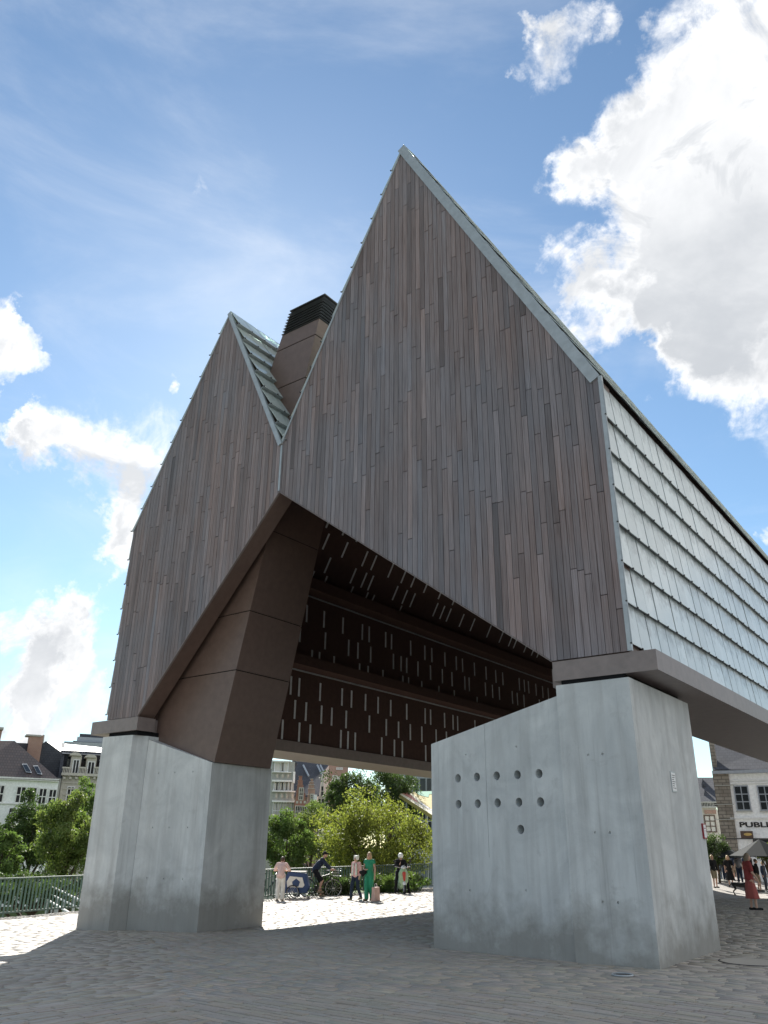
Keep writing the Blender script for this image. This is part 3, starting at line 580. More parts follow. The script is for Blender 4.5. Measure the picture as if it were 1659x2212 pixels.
    # flue: a leaning steel clad stack from the left pier through the valley, louvred at the head
    def sx(z): return -18.75+(z-3.9)*(4.63/12.45), -15.74+.2304*(z-3.5)
    def tier(za, zb, g, mat, name, par, ya=14.06, yb=16.05, base=None):
        v = []
        for k, z in ((0, za), (1, zb)):
            l, r = sx(z); zl = zr = z
            if base and k == 0: zl, zr = base; l, r = sx(zl)[0], sx(zr)[1]
            v += [(l+g, ya+g, zl), (r-g, ya+g, zr), (r-g, yb-g, zr), (l+g, yb-g, zl)]
        return MB().hexa(v).build(name, mat, par)
    st = own(tier(3.9, 16.2, .02, 'dark_gap', 'flue_stack', hall, base=(4.255, 3.52)))
    zs = [(3.7, 5.735, (4.252, 3.51)), (5.76, 7.24, None), (7.265, 9.4, None), (9.425, 11.6, None), (11.625, 13.77, None), (13.80, 15.09, None), (15.12, 15.60, None)]
    for za, zb, bs in zs: tier(za, zb, 0, 'brown_steel', 'cladding_panel', st, base=bs)
    for k in range(8):
        z = 15.63+k*.09; l, r = sx(z); l2, r2 = sx(z+.07); g = .035
        MB().hexa([(l-g, 14.06-g, z), (r+g, 14.06-g, z), (r+g, 16.05+g, z), (l-g, 16.05+g, z), (l2+.03, 14.09, z+.06), (r2-.03, 14.09, z+.06), (r2-.03, 16.02, z+.06), (l2+.03, 16.02, z+.06)]).build('louvre_blade', 'louvre', st)
    l, r = sx(16.36); MB().box((l-.02, 14.04, 16.35), (r+.02, 16.07, 16.385)).build('stack_cap', 'iron', st)
    return hall
# ------------------------------------------------------------------ things fixed to the pier
def make_notices():
    o = empty('notice_sheet', (-4.712, 14.75, 2.70), 0, 'small white notice sheet high on the right face of the near pier', 'notice')
    MB().box((-.0, -.12, -.17), (.012, .12, .17)).build('backing', 'zinc', o); MB().box((.013, -.105, -.15), (.016, .105, .15)).build('paper_sheet', 'paper', o)
    t = MB(); [t.box((.0165, -.08, .10-i*.035), (.0175, .08-.03*(i % 3), .112-i*.035)) for i in range(7)]; t.build('print_lines', 'grey_cloth', o)
    o = empty('framed_notice', (-4.73, 16.16, 1.93), 0, 'red framed white notice sign on the far edge of near pier', 'sign')
    f = MB().box((.0, -.09, -.13), (.04, .08, .13)).build('frame', 'sign_red', o); MB().box((.041, -.07, -.11), (.044, .06, .11)).build('face', 'paper', o)
    t = MB(); t.box((.0445, -.05, .04), (.046, .04, .055)); t.box((.0445, -.04, -.0), (.046, .03, .008)); t.build('print_lines', 'sign_red', o)
# ------------------------------------------------------------------ railing along the plaza edge
def make_railing():
    pts = [Vector((x, y, gz(x, y))) for x, y in RAIL]
    ro = empty('railing', pts[0], 0, 'green painted steel railing with flat bars along the plaza edge', 'railing'); inv = Matrix.Translation(-pts[0])
    top = MB(); low = MB(); acc = 0; bar = None
    for i, (a, b) in enumerate(zip(pts[:-1], pts[1:])):
        d = (b-a); L = d.length; u = d.normalized(); n = Vector((-u.y, u.x, 0)).normalized(); ang = math.atan2(u.y, u.x)
        for mb, z0, z1, w in ((top, 1.06, 1.10, .045), (low, .10, .15, .02)):
            q = [a+n*w, a-n*w, b-n*w, b+n*w]; mb.hexa([(p.x, p.y, p.z+z0) for p in q]+[(p.x, p.y, p.z+z1) for p in q])
        m = MB()
        k = 0
        while acc < L:
            p = a+u*acc; post = (k % 12 == 0)
            if bar is None: bar = {False: None, True: None}
            if bar[post] is None:
                o = MB().box((-.028, -.007, .0 if post else .145), (.028, .007, 1.065)).build('post' if post else 'baluster', 'rail_green', ro)
                if post: MB
                bar[post] = o.data
            else:
                o = bpy.data.objects.new('post' if post else 'baluster', bar[post]); COL.objects.link(o); o.parent = ro
            o.matrix_parent_inverse = inv; o.location = p; o.rotation_euler = (0, 0, ang+math.pi/2+.35); acc += .15; k += 1
        acc -= L
    for mb, nm in ((top, 'handrail'), (low, 'bottom_rail')):
        o = mb.build(nm, 'rail_green', ro); o.matrix_parent_inverse = inv
    # lower flights and handrails beyond the railing, catching the sun
    a, b = at(88, 1900, 38), at(190, 1952, 33)
    st = empty('stairway', (a[0], a[1], -3.6), 0, 'pale stair flight going down beyond the railing at the left', 'stairway'); inv2 = Matrix.Translation((-a[0], -a[1], 3.6))
    for (p0, d0, p1, d1) in (((92, 1906), 38, (180, 1948), 33), ((92, 1924), 37, (180, 1966), 32.5), ((92, 1938), 36, (150, 1972), 32.5)):
        A, B = Vector(at(*p0, d0)), Vector(at(*p1, d1)); o = MB().tube(A, B, .035, n=6).build('handrail', 'white_paint', st); o.matrix_parent_inverse = inv2
        for k in range(1, 5):
            q = A.lerp(B, k/5); o2 = MB().tube(q, (q.x, q.y, -3.6), .03, n=6).build('post', 'zinc', st); o2.matrix_parent_inverse = inv2
    n = 9
    for k in range(n):
        q = Vector(a).lerp(Vector(b), k/n); z = -3.6+(n-k)*.16
        o = MB().box((q.x-1.5, q.y+.6, -3.62), (q.x+.9, q.y+2.2, z)).build('step', 'grey_stone', st); o.matrix_parent_inverse = inv2

# ------------------------------------------------------------------ trees
def tree(name, label, px, py, rxp, ryp, dist, leaf, n=9000, size=.17, group=None, base=-3.6, tip=.25):
    n = int(n*1.5); size *= .8
    c = Vector(at(px, py, dist)); s = math.hypot(c.x, c.y)/F_PX*1.02; rx, rz = rxp*s, ryp*s
    t = empty(name, (c.x, c.y, base), 0, label, 'tree' if 'tree' in name else 'shrub', group); rs = np.random.default_rng(int(px*7+py))
    h = c.z-base; mb = MB(); tr = max(.07, rx*.055)
    mb.tube((0, 0, 0), (.05*rx, 0, h*.55), tr*1.3, tr, 9); mb.tube((.05*rx, 0, h*.55), (0, .05*rx, h+rz*.4), tr, tr*.35, 8)
    for k in range(9):
        a = k*2.4; e = Vector((math.cos(a)*rx*.75, math.sin(a)*rx*.75, h+rz*(-.35+.11*k))); m0 = Vector((.03*rx, 0, h*.45+k*h*.045)); mid = m0.lerp(e, .5)+Vector((0, 0, rz*.1))
        mb.tube(m0, mid, tr*.55, tr*.35, 6); mb.tube(mid, e, tr*.35, tr*.1, 6)
    mb.build('trunk', 'bark', t)
    nc = int(55+rx*14); u = rs.normal(size=(nc, 3)); u /= np.linalg.norm(u, axis=1)[:, None]; rad = .45+.55*rs.random(nc)**.5
    rad *= .86+.25*np.sin(u[:, 0]*4.1+px)*np.cos(u[:, 1]*3.3+u[:, 2]*5+py)
    C = u*rad[:, None]*np.array([rx, rx, rz])+np.array([0, 0, h]); cr = (.14+.14*rs.random(nc))*min(rx, rz*1.4)+.1
    idx = rs.integers(0, nc, n); off = rs.normal(size=(n, 3)); off /= np.linalg.norm(off, axis=1)[:, None]; off *= (cr[idx]*rs.random(n)**.45)[:, None]; off[:, 2] *= .75
    P = C[idx]+off; P[:, 2] = np.maximum(P[:, 2], .15)
    sz = size*(.6+.8*rs.random(n)); A = rs.normal(size=(n, 3)); A[:, 2] -= .5; A /= np.linalg.norm(A, axis=1)[:, None]; Bv = np.cross(A, rs.normal(size=(n, 3))); Bv /= np.linalg.norm(Bv, axis=1)[:, None]
    A *= sz[:, None]; Bv *= (sz*.42)[:, None]; V = np.stack([P-A*.5, P+Bv*.5, P+A*.5, P-Bv*.5], 1).reshape(-1, 3)
    ct = (.75+.5*rs.random(nc))[idx]*(.85+.3*rs.random(n)); tn = np.repeat(np.stack([ct*(.95+.15*rs.random(n)), ct, ct*(.8+.3*rs.random(n))], 1), 4, 0)
    fast_quads('crown', V, 'leaf_'+leaf, t, tn)
    return t
def make_trees():
    g = 'trees beyond the railing'
    tree('broadleaf_tree', 'wide yellow green tree in sun behind the railing, seen through the arch', 812, 1812, 125, 84, 46, 'yellow', 17000, .19, g)
    tree('broadleaf_tree', 'dark green dense tree behind the yellow green one, left of two', 752, 1738, 62, 68, 58, 'dark', 12000, .2, g)
    tree('broadleaf_tree', 'tallest dark green tree under the hall beam, right of two', 843, 1726, 62, 66, 62, 'dark', 13000, .2, g)
    tree('low_shrub', 'dark shrubbery filling the gap behind the yellow green tree', 800, 1862, 110, 34, 53, 'dark', 7000, .2)
    tree('broadleaf_tree', 'bushy green tree with glossy leaves beside the left pier inside arch', 618, 1822, 48, 62, 43, 'mid', 9000, .17, g)
    tree('broadleaf_tree', 'dull olive tree between the glossy tree and the yellow one', 672, 1806, 44, 62, 52, 'olive', 8000, .15, g)
    tree('broadleaf_tree', 'large light green tree standing against the left pier outside', 150, 1806, 66, 78, 47, 'olive', 12000, .2, g)
    tree('broadleaf_tree', 'dark leafy tree in front of the white corner house', 68, 1815, 58, 82, 52, 'dark', 12000, .2, g)
    tree('broadleaf_tree', 'taller tree with pale tips rising behind the light green one', 180, 1752, 34, 56, 60, 'mid', 7000, .2, g)
    tree('broadleaf_tree', 'low glossy tree cut by the left edge of the picture', 2, 1852, 36, 52, 42, 'mid', 6000, .17, g)
    tree('low_shrub', 'dark hedge below the left stretch of railing', 70, 1920, 120, 26, 37, 'dark', 9000, .16, 'shrubs below the railing')
    tree('low_shrub', 'row of low shrubs seen through the railing below yellow tree', 850, 1905, 80, 20, 40, 'mid', 6000, .14, 'shrubs below the railing')
    tree('low_shrub', 'low shrubs seen through the railing near the parked bicycles', 720, 1915, 50, 20, 38, 'dark', 4000, .14, 'shrubs below the railing')
    tree('potted_shrub', 'dark green shrub beside the stone wall behind the crowd', 1545, 1838, 26, 30, 58, 'dark', 3500, .14, base=-.75)
    tree('potted_shrub', 'grey green shrub by the parasol at the right picture edge', 1652, 1842, 18, 14, 55, 'olive', 2200, .13, base=-.75)

# ------------------------------------------------------------------ houses
class House:
    def __init__(s, name, label, px, dist, rot=0., base=-3.6, cat='house', group=None):
        c = at(px, 1838, dist); d = np.array([c[0], c[1]]); d /= np.linalg.norm(d); s.rz = math.atan2(-d[0], d[1])+math.radians(rot)
        s.o = np.array([c[0], c[1], base]); s.X = np.array([math.cos(s.rz), math.sin(s.rz), 0]); s.Y = np.array([-math.sin(s.rz), math.cos(s.rz), 0])
        s.e = empty(name, tuple(s.o), s.rz, label, cat, group)
    def uz(s, p, y=0.):
        d = ray(p); o = s.o+s.Y*y; t = ((o-EYE)@s.Y)/(d@s.Y); q = EYE+d*t-s.o; return q@s.X, q[2]
    def rect(s, p, q, y=0.):
        u0, z1 = s.uz(p, y); u1, z0 = s.uz(q, y); m = ((p[0]+q[0])/2, p[1]); u0 = s.uz((p[0], (p[1]+q[1])/2), y)[0]; u1 = s.uz((q[0], (p[1]+q[1])/2), y)[0]
        z1 = s.uz(((p[0]+q[0])/2, p[1]), y)[1]; z0 = s.uz(((p[0]+q[0])/2, q[1]), y)[1]; return u0, u1, z0, z1
    def box(s, p, q, y0, y1, mat, name, parent=None, z0=None):
        a, b, zl, zh = s.rect(p, q, y0); zl = zl if z0 is None else z0
        return MB().box((a, y0, zl), (b, y1, zh)).build(name, mat, parent or s.e)
    def window(s, p, q, nx=1, nz=1, frame='white_paint', glass='window_glass', y=0., w=.07, sill=None, curtain=False):
        a, b, zl, zh = s.rect(p, q, y); o = MB().box((a, y-.03, zl), (b, y+.02, zh)).build('window', glass, s.e); f = MB()
        y0, y1 = y-.09, y-.031
        f.box((a-w, y0, zl-w), (a, y1, zh+w)); f.box((b, y0, zl-w), (b+w, y1, zh+w)); f.box((a, y0, zh), (b, y1, zh+w)); f.box((a, y0, zl-w), (b, y1, zl))
        for i in range(1, nx): x = a+(b-a)*i/nx; f.box((x-w*.4, y0+.01, zl), (x+w*.4, y1, zh))
        for i in range(1, nz): z = zl+(zh-zl)*i/nz; f.box((a, y0+.015, z-w*.4), (b, y1, z+w*.4))
        f.build('window_frame', frame, o)
        if curtain:
            c = MB(); c.box((a+.03, y-.0305, zl+.05), (a+(b-a)*.38, y-.0302, zh-.05)); c.box((b-(b-a)*.3, y-.0305, zl+.05), (b-.03, y-.0302, zh-.05)); c.build('curtain', 'curtain', o)
        if sill: MB().box((a-.12, y-.16, zl-w-.1), (b+.12, y+.01, zl-w-.001)).build('sill', sill, o)
        return o
    def text(s, body, p, q, mat, y=-.05, rot=0., depth=.02):
        cu = bpy.data.curves.new('lettering', 'FONT'); cu.body = body; cu.extrude = depth; cu.offset = .028; tmp = bpy.data.objects.new('lettering', cu); COL.objects.link(tmp)
        dg = bpy.context.evaluated_depsgraph_get(); dg.update(); me = bpy.data.meshes.new_from_object(tmp.evaluated_get(dg)); bpy.data.objects.remove(tmp)
        co = np.array([v.co for v in me.vertices]); a, b, zl, zh = s.rect(p, q, y); lo, hi = co.min(0), co.max(0)
        if rot: co = np.stack([-(co[:, 1]-hi[1]), co[:, 0], co[:, 2]], 1); lo, hi = co.min(0), co.max(0)
        co[:, 0] = a+(co[:, 0]-lo[0])/(hi[0]-lo[0])*(b-a); co[:, 1] = zl+(co[:, 1]-lo[1])/(hi[1]-lo[1])*(zh-zl)
        for v, c in zip(me.vertices, co): v.co = (c[0], y-c[2], c[1])
        me.materials.clear(); me.materials.append(MATS[mat]); o = bpy.data.objects.new('lettering', me); COL.objects.link(o); o.parent = s.e; return o
    def roof(s, pts_front, pts_ridge, depth, mat, name='roof', y0=-.3, yr=5.):
        """eave line and ridge line as photo points; sloping slab with a back slope"""
        E = [(*s.uz(p, y0),) for p in pts_front]; R = [(*s.uz(p, yr),) for p in pts_ridge]
        v = [(E[0][0], y0, E[0][1]), (E[1][0], y0, E[1][1]), (R[1][0], yr, R[1][1]), (R[0][0], yr, R[0][1]), (E[0][0], 2*yr-y0, E[0][1]), (E[1][0], 2*yr-y0, E[1][1])]
        v2 = [(a, b, c-.25) for a, b, c in v]
        f = [(0, 1, 2, 3), (3, 2, 5, 4), (1, 5, 2), (0, 3, 4), (4, 5, 1, 0)]
        return MB().add(v, f).build(name, mat, s.e)
def Zf(x0, y0, k): return lambda x, y: ((x0+x/k)/1.5069, (y0+y/k)/1.5069)
ZL, ZC, ZR, ZG = Zf(0, 2300, 3.16), Zf(860, 2420, 6.146), Zf(2250, 2350, 3.16), Zf(1280, 2480, 5.264)
def make_houses():
    # white corner house at the left
    h = House('corner_house', 'white corner house with brown tiled hip roof and roof windows, far left', 50, 86, 6)
    h.box(ZL(-420, 735), ZL(605, 800), 0, 11, 'white_stucco', 'wall', z0=0); h.box(ZL(-425, 722), ZL(612, 752), -.25, 11.2, 'white_paint', 'cornice')
    h.roof([ZL(-430, 726), ZL(618, 760)], [ZL(-330, 350), ZL(150, 352)], 11, 'red_tile', yr=5.5)
    for a, b in (((170, 830), (250, 985)), ((292, 838), (365, 995)), ((400, 848), (468, 1005)), ((502, 858), (568, 1010))): h.window(ZL(*a), ZL(*b), 2, 2, w=.1, sill='white_paint')
    h.window(ZL(-40, 815), ZL(30, 980), 2, 2, w=.1)
    h.box(ZL(-420, 990), ZL(600, 1003), -.12, 0, 'white_paint', 'string_course')
    def roof_pt(p, lift):
        (u0, z0), (u1, z1) = h.uz(ZL(100, 735), -.3), h.uz(ZL(0, 352), 5.5); n = np.array([0, -(z1-z0), 5.8]); n /= np.linalg.norm(n); d = ray(p); dl = np.array([d@h.X, d@h.Y, d[2]]); ol = EYE-h.o; ol = np.array([ol@h.X, ol@h.Y, ol[2]])
        t = ((np.array([0, -.3, z0])+n*lift-ol)@n)/(dl@n); return ol+dl*t
    for a, b, c, d in (((225, 588), (278, 588), (328, 682), (268, 674)), ((340, 606), (388, 606), (436, 698), (385, 692))):
        v = [roof_pt(ZL(*q), .12) for q in (d, c, b, a)]; w = [roof_pt(ZL(*q), -.05) for q in (d, c, b, a)]
        o = MB().hexa([tuple(x) for x in w]+[tuple(x) for x in v]).build('roof_window', 'zinc', h.e); cen = sum(v)/4; MB().hexa([tuple(cen+(x-cen)*.8) for x in v]+[tuple(cen+(x-cen)*.8+np.array([0, -.02, .02])) for x in v]).build('pane', 'window_glass', o)
    o = h.box(ZL(278, 292), ZL(420, 640), 7, 8.3, 'pink_brick', 'chimney'); h.box(ZL(270, 288), ZL(428, 305), 6.9, 8.4, 'grey_stone', 'chimney_cap', o); h.box(ZL(430, 290), ZL(450, 420), 7.4, 7.7, 'grey_stone', 'flue_pipe')
    h.box(ZL(-60, 210), ZL(38, 235), 4.8, 6.4, 'grey_stone', 'chimney_cap'); h.box(ZL(-50, 235), ZL(8, 420), 5, 6.2, 'pink_brick', 'chimney')
    # vertical banner
    a, b, zl, zh = h.rect(ZL(88, 1045), ZL(128, 1335), -.9); s = empty('banner_sign', tuple(h.o+h.X*a+h.Y*-.9+np.array([0, 0, zl])), h.rz, 'tall black vertical shop banner with white lettering on white corner house', 'sign')
    H2 = House.__new__(House); H2.__dict__.update(h.__dict__); H2.e = s; H2.o = h.o+h.X*a+h.Y*-.9+np.array([0, 0, zl])
    MB().box((-.1, 0, 0), (b-a+.1, .1, zh-zl)).build('panel', 'black_paint', s); MB().tube((.1, .05, zh-zl-.3), (.1, .92, zh-zl-.3), .03).build('bracket', 'iron', s); MB().tube((.1, .05, .3), (.1, .92, .3), .03).build('bracket', 'iron', s)
    H2.text('Leonidas', ZL(84, 1085), ZL(104, 1262), 'white_paint', -.015, 1, .006); H2.text('Leonidas', ZL(110, 1075), ZL(128, 1250), 'white_paint', -.015, 1, .006)
    # ornate house with balcony dormers
    h = House('ornate_house', 'cream stone house with balustrade and round topped dormers beside the white house', 180, 92, 4)
    h.box(ZL(640, 700), ZL(1500, 760), 0, 10, 'cream_stone', 'wall', z0=0); h.box(ZL(630, 695), ZL(1510, 722), -.5, 10.1, 'cream_stone', 'cornice')
    for k in range(14): h.box(ZL(650+k*62, 722), ZL(675+k*62, 745), -.4, 0, 'cream_stone', 'corbel')
    h.box(ZL(610, 470), ZL(1500, 690), 2.2, 9, 'slate', 'attic_wall')
    (ua, za), (ub, zb), (uc, zc) = h.uz(ZL(600, 478), 1.8), h.uz(ZL(465, 360), 6), h.uz(ZL(300, 430), 11)
    zb0 = h.uz(ZL(640, 700), 0)[1]
    ul = h.uz(ZL(640, 700), 0)[0]
    MB().prism([(-.2, zb0-.4), (1.9, za-.05), (6, zb-.05), (11, zb0-.4)], 'x', ul-.35, ul-.02).build('side_wall', 'slate', h.e); MB().box((ul-.349, -.199, 0), (ul-.021, 11, zb0-.401)).build('party_wall', 'grey_stone', h.e)
    pg = [h.uz(ZL(*q), 1.5) for q in ((170, 372), (430, 385), (472, 355), (642, 478), (650, 720), (250, 760), (120, 560))]; MB().prism(pg, 'y', 1.5, 1.69).build('slate_gable', 'slate', h.e)
    h.roof([ZL(628, 482), ZL(1500, 520)], [ZL(470, 362), ZL(1500, 470)], 10, 'zinc_roof', y0=1.7, yr=6)
    for x0, x1, x2, x3 in ((725, 752, 804, 830), (885, 905, 962, 985), (1045, 1065, 1120, 1145)):
        dy = (x0-725)*.13; d = h.box(ZL(x0, 505+dy), ZL(x3, 695+dy*.4), .15, 2.3, 'cream_stone', 'dormer'); h.window(ZL(x1, 552+dy), ZL(x2, 690+dy*.4), 2, 1, 'white_paint', y=.15, w=.09)
        u0, u1, z0, z1 = h.rect(ZL(x0-10, 478+dy), ZL(x3+10, 505+dy), .1); m = MB(); c = (u0+u1)/2; r = (u1-u0)/2
        m.prism([(c-r, z0)]+[(c-r*math.cos(t), z0+(z1-z0)*1.2*math.sin(t)) for t in np.linspace(.05, 3.09, 10)]+[(c+r, z0)], 'y', -.1, 1.9); m.build('dormer_head', 'cream_stone', d)
    for x0, x1 in ((690, 722), (832, 882), (990, 1040)): h.window(ZL(x0, 520), ZL(x1, 610), 1, 1, 'slate', y=2.19, w=.05)
    for a, b in ((640, 722), (808, 884), (966, 1044)):
        h.box(ZL(a, 620), ZL(b, 636), -.35, -.1, 'cream_stone', 'balustrade_rail'); n = 5
        for k in range(n): x = a+(b-a)*(k+.5)/n; h.box(ZL(x-4, 637), ZL(x+4, 690), -.3, -.15, 'cream_stone', 'baluster')
    for y in (790, 850, 910): h.box(ZL(645, y), ZL(1500, y+14), -.1, -.0, 'cream_stone', 'string_course')
    h.window(ZL(690, 830), ZL(750, 1000), 2, 2, w=.1); h.window(ZL(830, 850), ZL(900, 1000), 2, 2, w=.1)
    # flat grey block behind
    h = House('flat_roofed_block', 'flat grey clad block stepping up behind the ornate house', 185, 125, 0, cat='building')
    h.box(ZL(640, 372), ZL(1300, 600), 0, 10, 'grey_clad', 'lower_storey', z0=0); h.box(ZL(790, 322), ZL(1300, 372), 1, 9, 'grey_clad', 'upper_storey'); h.box(ZL(818, 290), ZL(1300, 322), 2, 8, 'slate', 'plant_room'); h.box(ZL(750, 352), ZL(790, 372), 1, 3, 'iron', 'roof_vent')
    # gallery front house
    h = House('gallery_house', 'pale stone house with stacked window galleries and carved panels', 612, 90, 4)
    h.box(ZC(160, 360), ZC(612, 600), 0, 9, 'grey_stone', 'wall', z0=0)
    for a, b in (((160, 342), (540, 366)), ((160, 566), (545, 580)), ((160, 728), (560, 765)), ((160, 945), (625, 968)), ((160, 1140), (620, 1175))): h.box(ZC(*a), ZC(*b), -.35, .0, 'white_stucco', 'cornice')
    for a, b, g in ((214, 320, 1), (336, 400, 0), (412, 470, 1)): h.window(ZC(a, 385), ZC(b, 560), 1, 1, 'white_stucco', 'curtain' if g else 'window_glass', w=.08, curtain=not g)
    for a, b in ((205, 296), (312, 402), (418, 478), (490, 545)): h.window(ZC(a, 775), ZC(b, 940), 1, 1, 'white_stucco', 'window_glass', w=.08, curtain=True)
    for a, b in ((178, 272), (286, 376), (392, 482), (498, 590)): h.window(ZC(a, 1185), ZC(b, 1510), 2, 2, 'white_stucco', 'window_glass', w=.07, curtain=True)
    for y0, y1, xs in ((585, 722, ((205, 300), (318, 410), (425, 515))), (972, 1136, ((188, 285), (298, 392), (405, 490), (502, 600)))):
        for a, b in xs:
            o = h.box(ZC(a, y0), ZC(b, y1), -.06, -.001, 'grey_stone', 'carved_panel'); u0, u1, z0, z1 = h.rect(ZC(a, y0), ZC(b, y1)); MB().ball(((u0+u1)/2, -.08, (z0+z1)/2), ((u1-u0)*.3, .1, (z1-z0)*.33), 9, 6).build('carving', 'cream_stone', o)
    h.box(ZC(575, 565), ZC(618, 790), -.3, .4, 'white_stucco', 'pinnacle')
    u, z = h.uz(ZC(610, 390)); MB().ball((u, .6, z), .35, 8, 6).lathe((u, .6, z-2), [(.5, 0), (.2, .5), (.35, .8), (.15, 1.3), (.25, 2)], 8).build('finial', 'slate', h.e)
    # stepped gables
    def stepped(label, px, steps, wall, mat, trim, wins, rows, dist=88):
        h = House('stepped_gable_house', label, px, dist, 4, group='stepped gable houses'); zt = None
        h.box(ZC(*wall[0]), ZC(*wall[1]), 0, 8, mat, 'wall', z0=0)
        for a, b, y0, y1 in steps:
            o = h.box(ZC(a, y0), ZC(b, y1), .0, .6, mat, 'gable_step'); h.box(ZC(a-8, y0-7), ZC(b+8, y0), -.06, .66, trim, 'coping', o)
        for a, b in wins: h.window(ZC(*a), ZC(*b), 2, 3, 'cream_stone', w=.09, y=-.01)
        for a, b in rows: h.window(ZC(*a), ZC(*b), 2, 2, 'cream_stone', w=.08, y=-.01)
        return h
    h = stepped('red brick house with a tall stepped gable next to the gallery house', 655, [(640, 822, 1000, 1150), (652, 802, 930, 1000), (664, 782, 835, 930), (680, 770, 742, 835), (700, 758, 655, 742)], ((618, 1150), (838, 1300)), 'red_brick', 'pink_brick', [((706, 900), (768, 1120))], [((628, 1258), (690, 1450)), ((705, 1262), (760, 1450)), ((775, 1268), (832, 1450))])
    for x in (640, 712, 790): h.box(ZC(x, 1150), ZC(x+42, 1200), -.05, -.001, 'cream_stone', 'stone_panel')
    h = stepped('paler pink stepped gable house right of the red one', 680, [(872, 1048, 1030, 1160), (885, 1015, 905, 1030), (897, 1000, 825, 905), (920, 990, 770, 825), (938, 978, 712, 770)], ((848, 1160), (1062, 1300)), 'pink_brick', 'cream_stone', [((935, 1025), (985, 1140))], [((862, 1300), (905, 1500)), ((925, 1300), (968, 1500)), ((985, 1300), (1050, 1500))])
    h.box(ZC(985, 1030), ZC(1058, 1145), -.5, -.1, 'white_paint', 'oriel')
    h = House('slate_roofed_hall', 'broad dark slate roof rising behind the stepped gables', 690, 104, 4, cat='building')
    h.box(ZC(540, 1030), ZC(1300, 1200), 0, 14, 'rubble', 'wall', z0=0); h.roof([ZC(540, 1060), ZC(1290, 1070)], [ZC(560, 330), ZC(1330, 400)], 14, 'slate', yr=7)
    for x in (780, 1060, 1120): 
        a, b = h.uz(ZC(x, 440), 5.6), h.uz(ZC(x+110, 660), 3.6); MB().tube((a[0], 5.3, a[1]), (b[0], 3.3, b[1]), .12, n=6).build('roof_rib', 'zinc', h.e)
    h = House('gothic_gable_house', 'narrow tan stone house with pointed pinnacle gable', 706, 89, 4)
    h.box(ZC(1068, 1060), ZC(1275, 1200), 0, 8, 'cream_stone', 'wall', z0=0); u0, u1, z0, z1 = h.rect(ZC(1118, 570), ZC(1205, 1060)); m = (u0+u1)/2
    MB().prism([(u0, z0), (u1, z0), (u1-.1, z0+(z1-z0)*.55), (m, z1), (u0+.1, z0+(z1-z0)*.55)], 'y', 0, .6).build('pinnacle_gable', 'cream_stone', h.e); h.window(ZC(1140, 860), ZC(1180, 1050), 1, 2, 'cream_stone', w=.08, y=-.01)
    for a in (1085, 1150, 1215): h.window(ZC(a, 1110), ZC(a+40, 1300), 1, 2, 'cream_stone', w=.08, y=-.01)
    h = House('brick_block', 'plain brown brick block with a ribbon window above the trees', 722, 94, 4, cat='building')
    h.box(ZC(1290, 440), ZC(1680, 600), 0, 10, 'pink_brick', 'wall', z0=0)
    for k in range(4): h.window(ZC(1372+k*46, 645+k*12), ZC(1412+k*46, 820+k*12), 1, 1, 'white_paint', 'curtain', w=.05)
    for k in range(3): h.window(ZC(1450+k*40, 490), ZC(1484+k*40, 520), 1, 1, 'white_paint', 'curtain', w=.05)
    h.box(ZC(1286, 925), ZC(1680, 945), -.1, 0, 'cream_stone', 'string_course')
    # dark glazed block
    h = House('glazed_block', 'dark glazed block with pale mullions behind the trees', 905, 84, -4, cat='building')
    h.box(ZG(-130, 200), ZG(900, 400), 0, 12, 'grey_clad', 'wall', z0=0); 
    for a, b in ((-120, -40), (-20, 60), (75, 160), (195, 240), (262, 325), (340, 432), (460, 555), (578, 650), (672, 760)): h.window(ZG(a, 285), ZG(b, 498), 1, 1, 'zinc', 'window_glass', w=.12); h.window(ZG(a, 545), ZG(b, 1500), 1, 2, 'zinc', 'window_glass', w=.12)
    h.box(ZG(-130, 500), ZG(900, 525), -.1, 0, 'grey_clad', 'floor_band')
    # painted canopy on posts
    P = lambda x, y, d: Vector(at(*ZG(x, y), d)); A, B, D = P(105, 553, 60), P(660, 505, 64), P(660, 905, 57)
    c = empty('painted_canopy', (A.x, A.y, -3.6), 0, 'slanted canopy painted in red, yellow and green patches behind pier', 'canopy'); inv = Matrix.Translation((-A.x, -A.y, 3.6))
    nrm = (D-A).cross(B-A).normalized(); nrm = nrm if nrm.dot(Vector(EYE)-A) > 0 else -nrm
    def onp(x, y, off): d = Vector(ray(ZG(x, y))); e = Vector(EYE); return e+d*((A-e).dot(nrm)/d.dot(nrm))+nrm*off
    def plate(poly, o0, o1, mat, name):
        n = len(poly); v = [onp(x, y, o0) for x, y in poly]+[onp(x, y, o1) for x, y in poly]
        o = MB().add(v, [tuple(range(n)), tuple(range(2*n-1, n-1, -1))]+[(i, i+n, (i+1) % n+n, (i+1) % n) for i in range(n)]).build(name, mat, c); o.matrix_parent_inverse = inv
    plate([(105, 553), (240, 515), (760, 500), (760, 975)], -.22, 0, 'c_yellow', 'deck')
    for k, (poly, m_) in enumerate((([(108, 556), (150, 545), (760, 905), (760, 970)], 'c_cream'), ([(160, 545), (235, 519), (300, 560), (420, 680), (410, 700)], 'c_red'), ([(245, 518), (300, 517), (500, 700), (490, 735), (430, 690)], 'c_cream'), ([(370, 514), (740, 503), (740, 560), (620, 555), (600, 610), (440, 570)], 'c_green'), ([(430, 700), (500, 715), (755, 880), (755, 905)], 'c_grey'))):
        plate(poly, .004+.003*k, .009+.003*k, m_, 'painted_patch')
    for x, y in ((250, 600), (600, 720)): v = onp(x, y, -.4); o = MB().tube((v.x, v.y, -3.6), (v.x, v.y, v.z+.1), .07).build('post', 'zinc', c); o.matrix_parent_inverse = inv
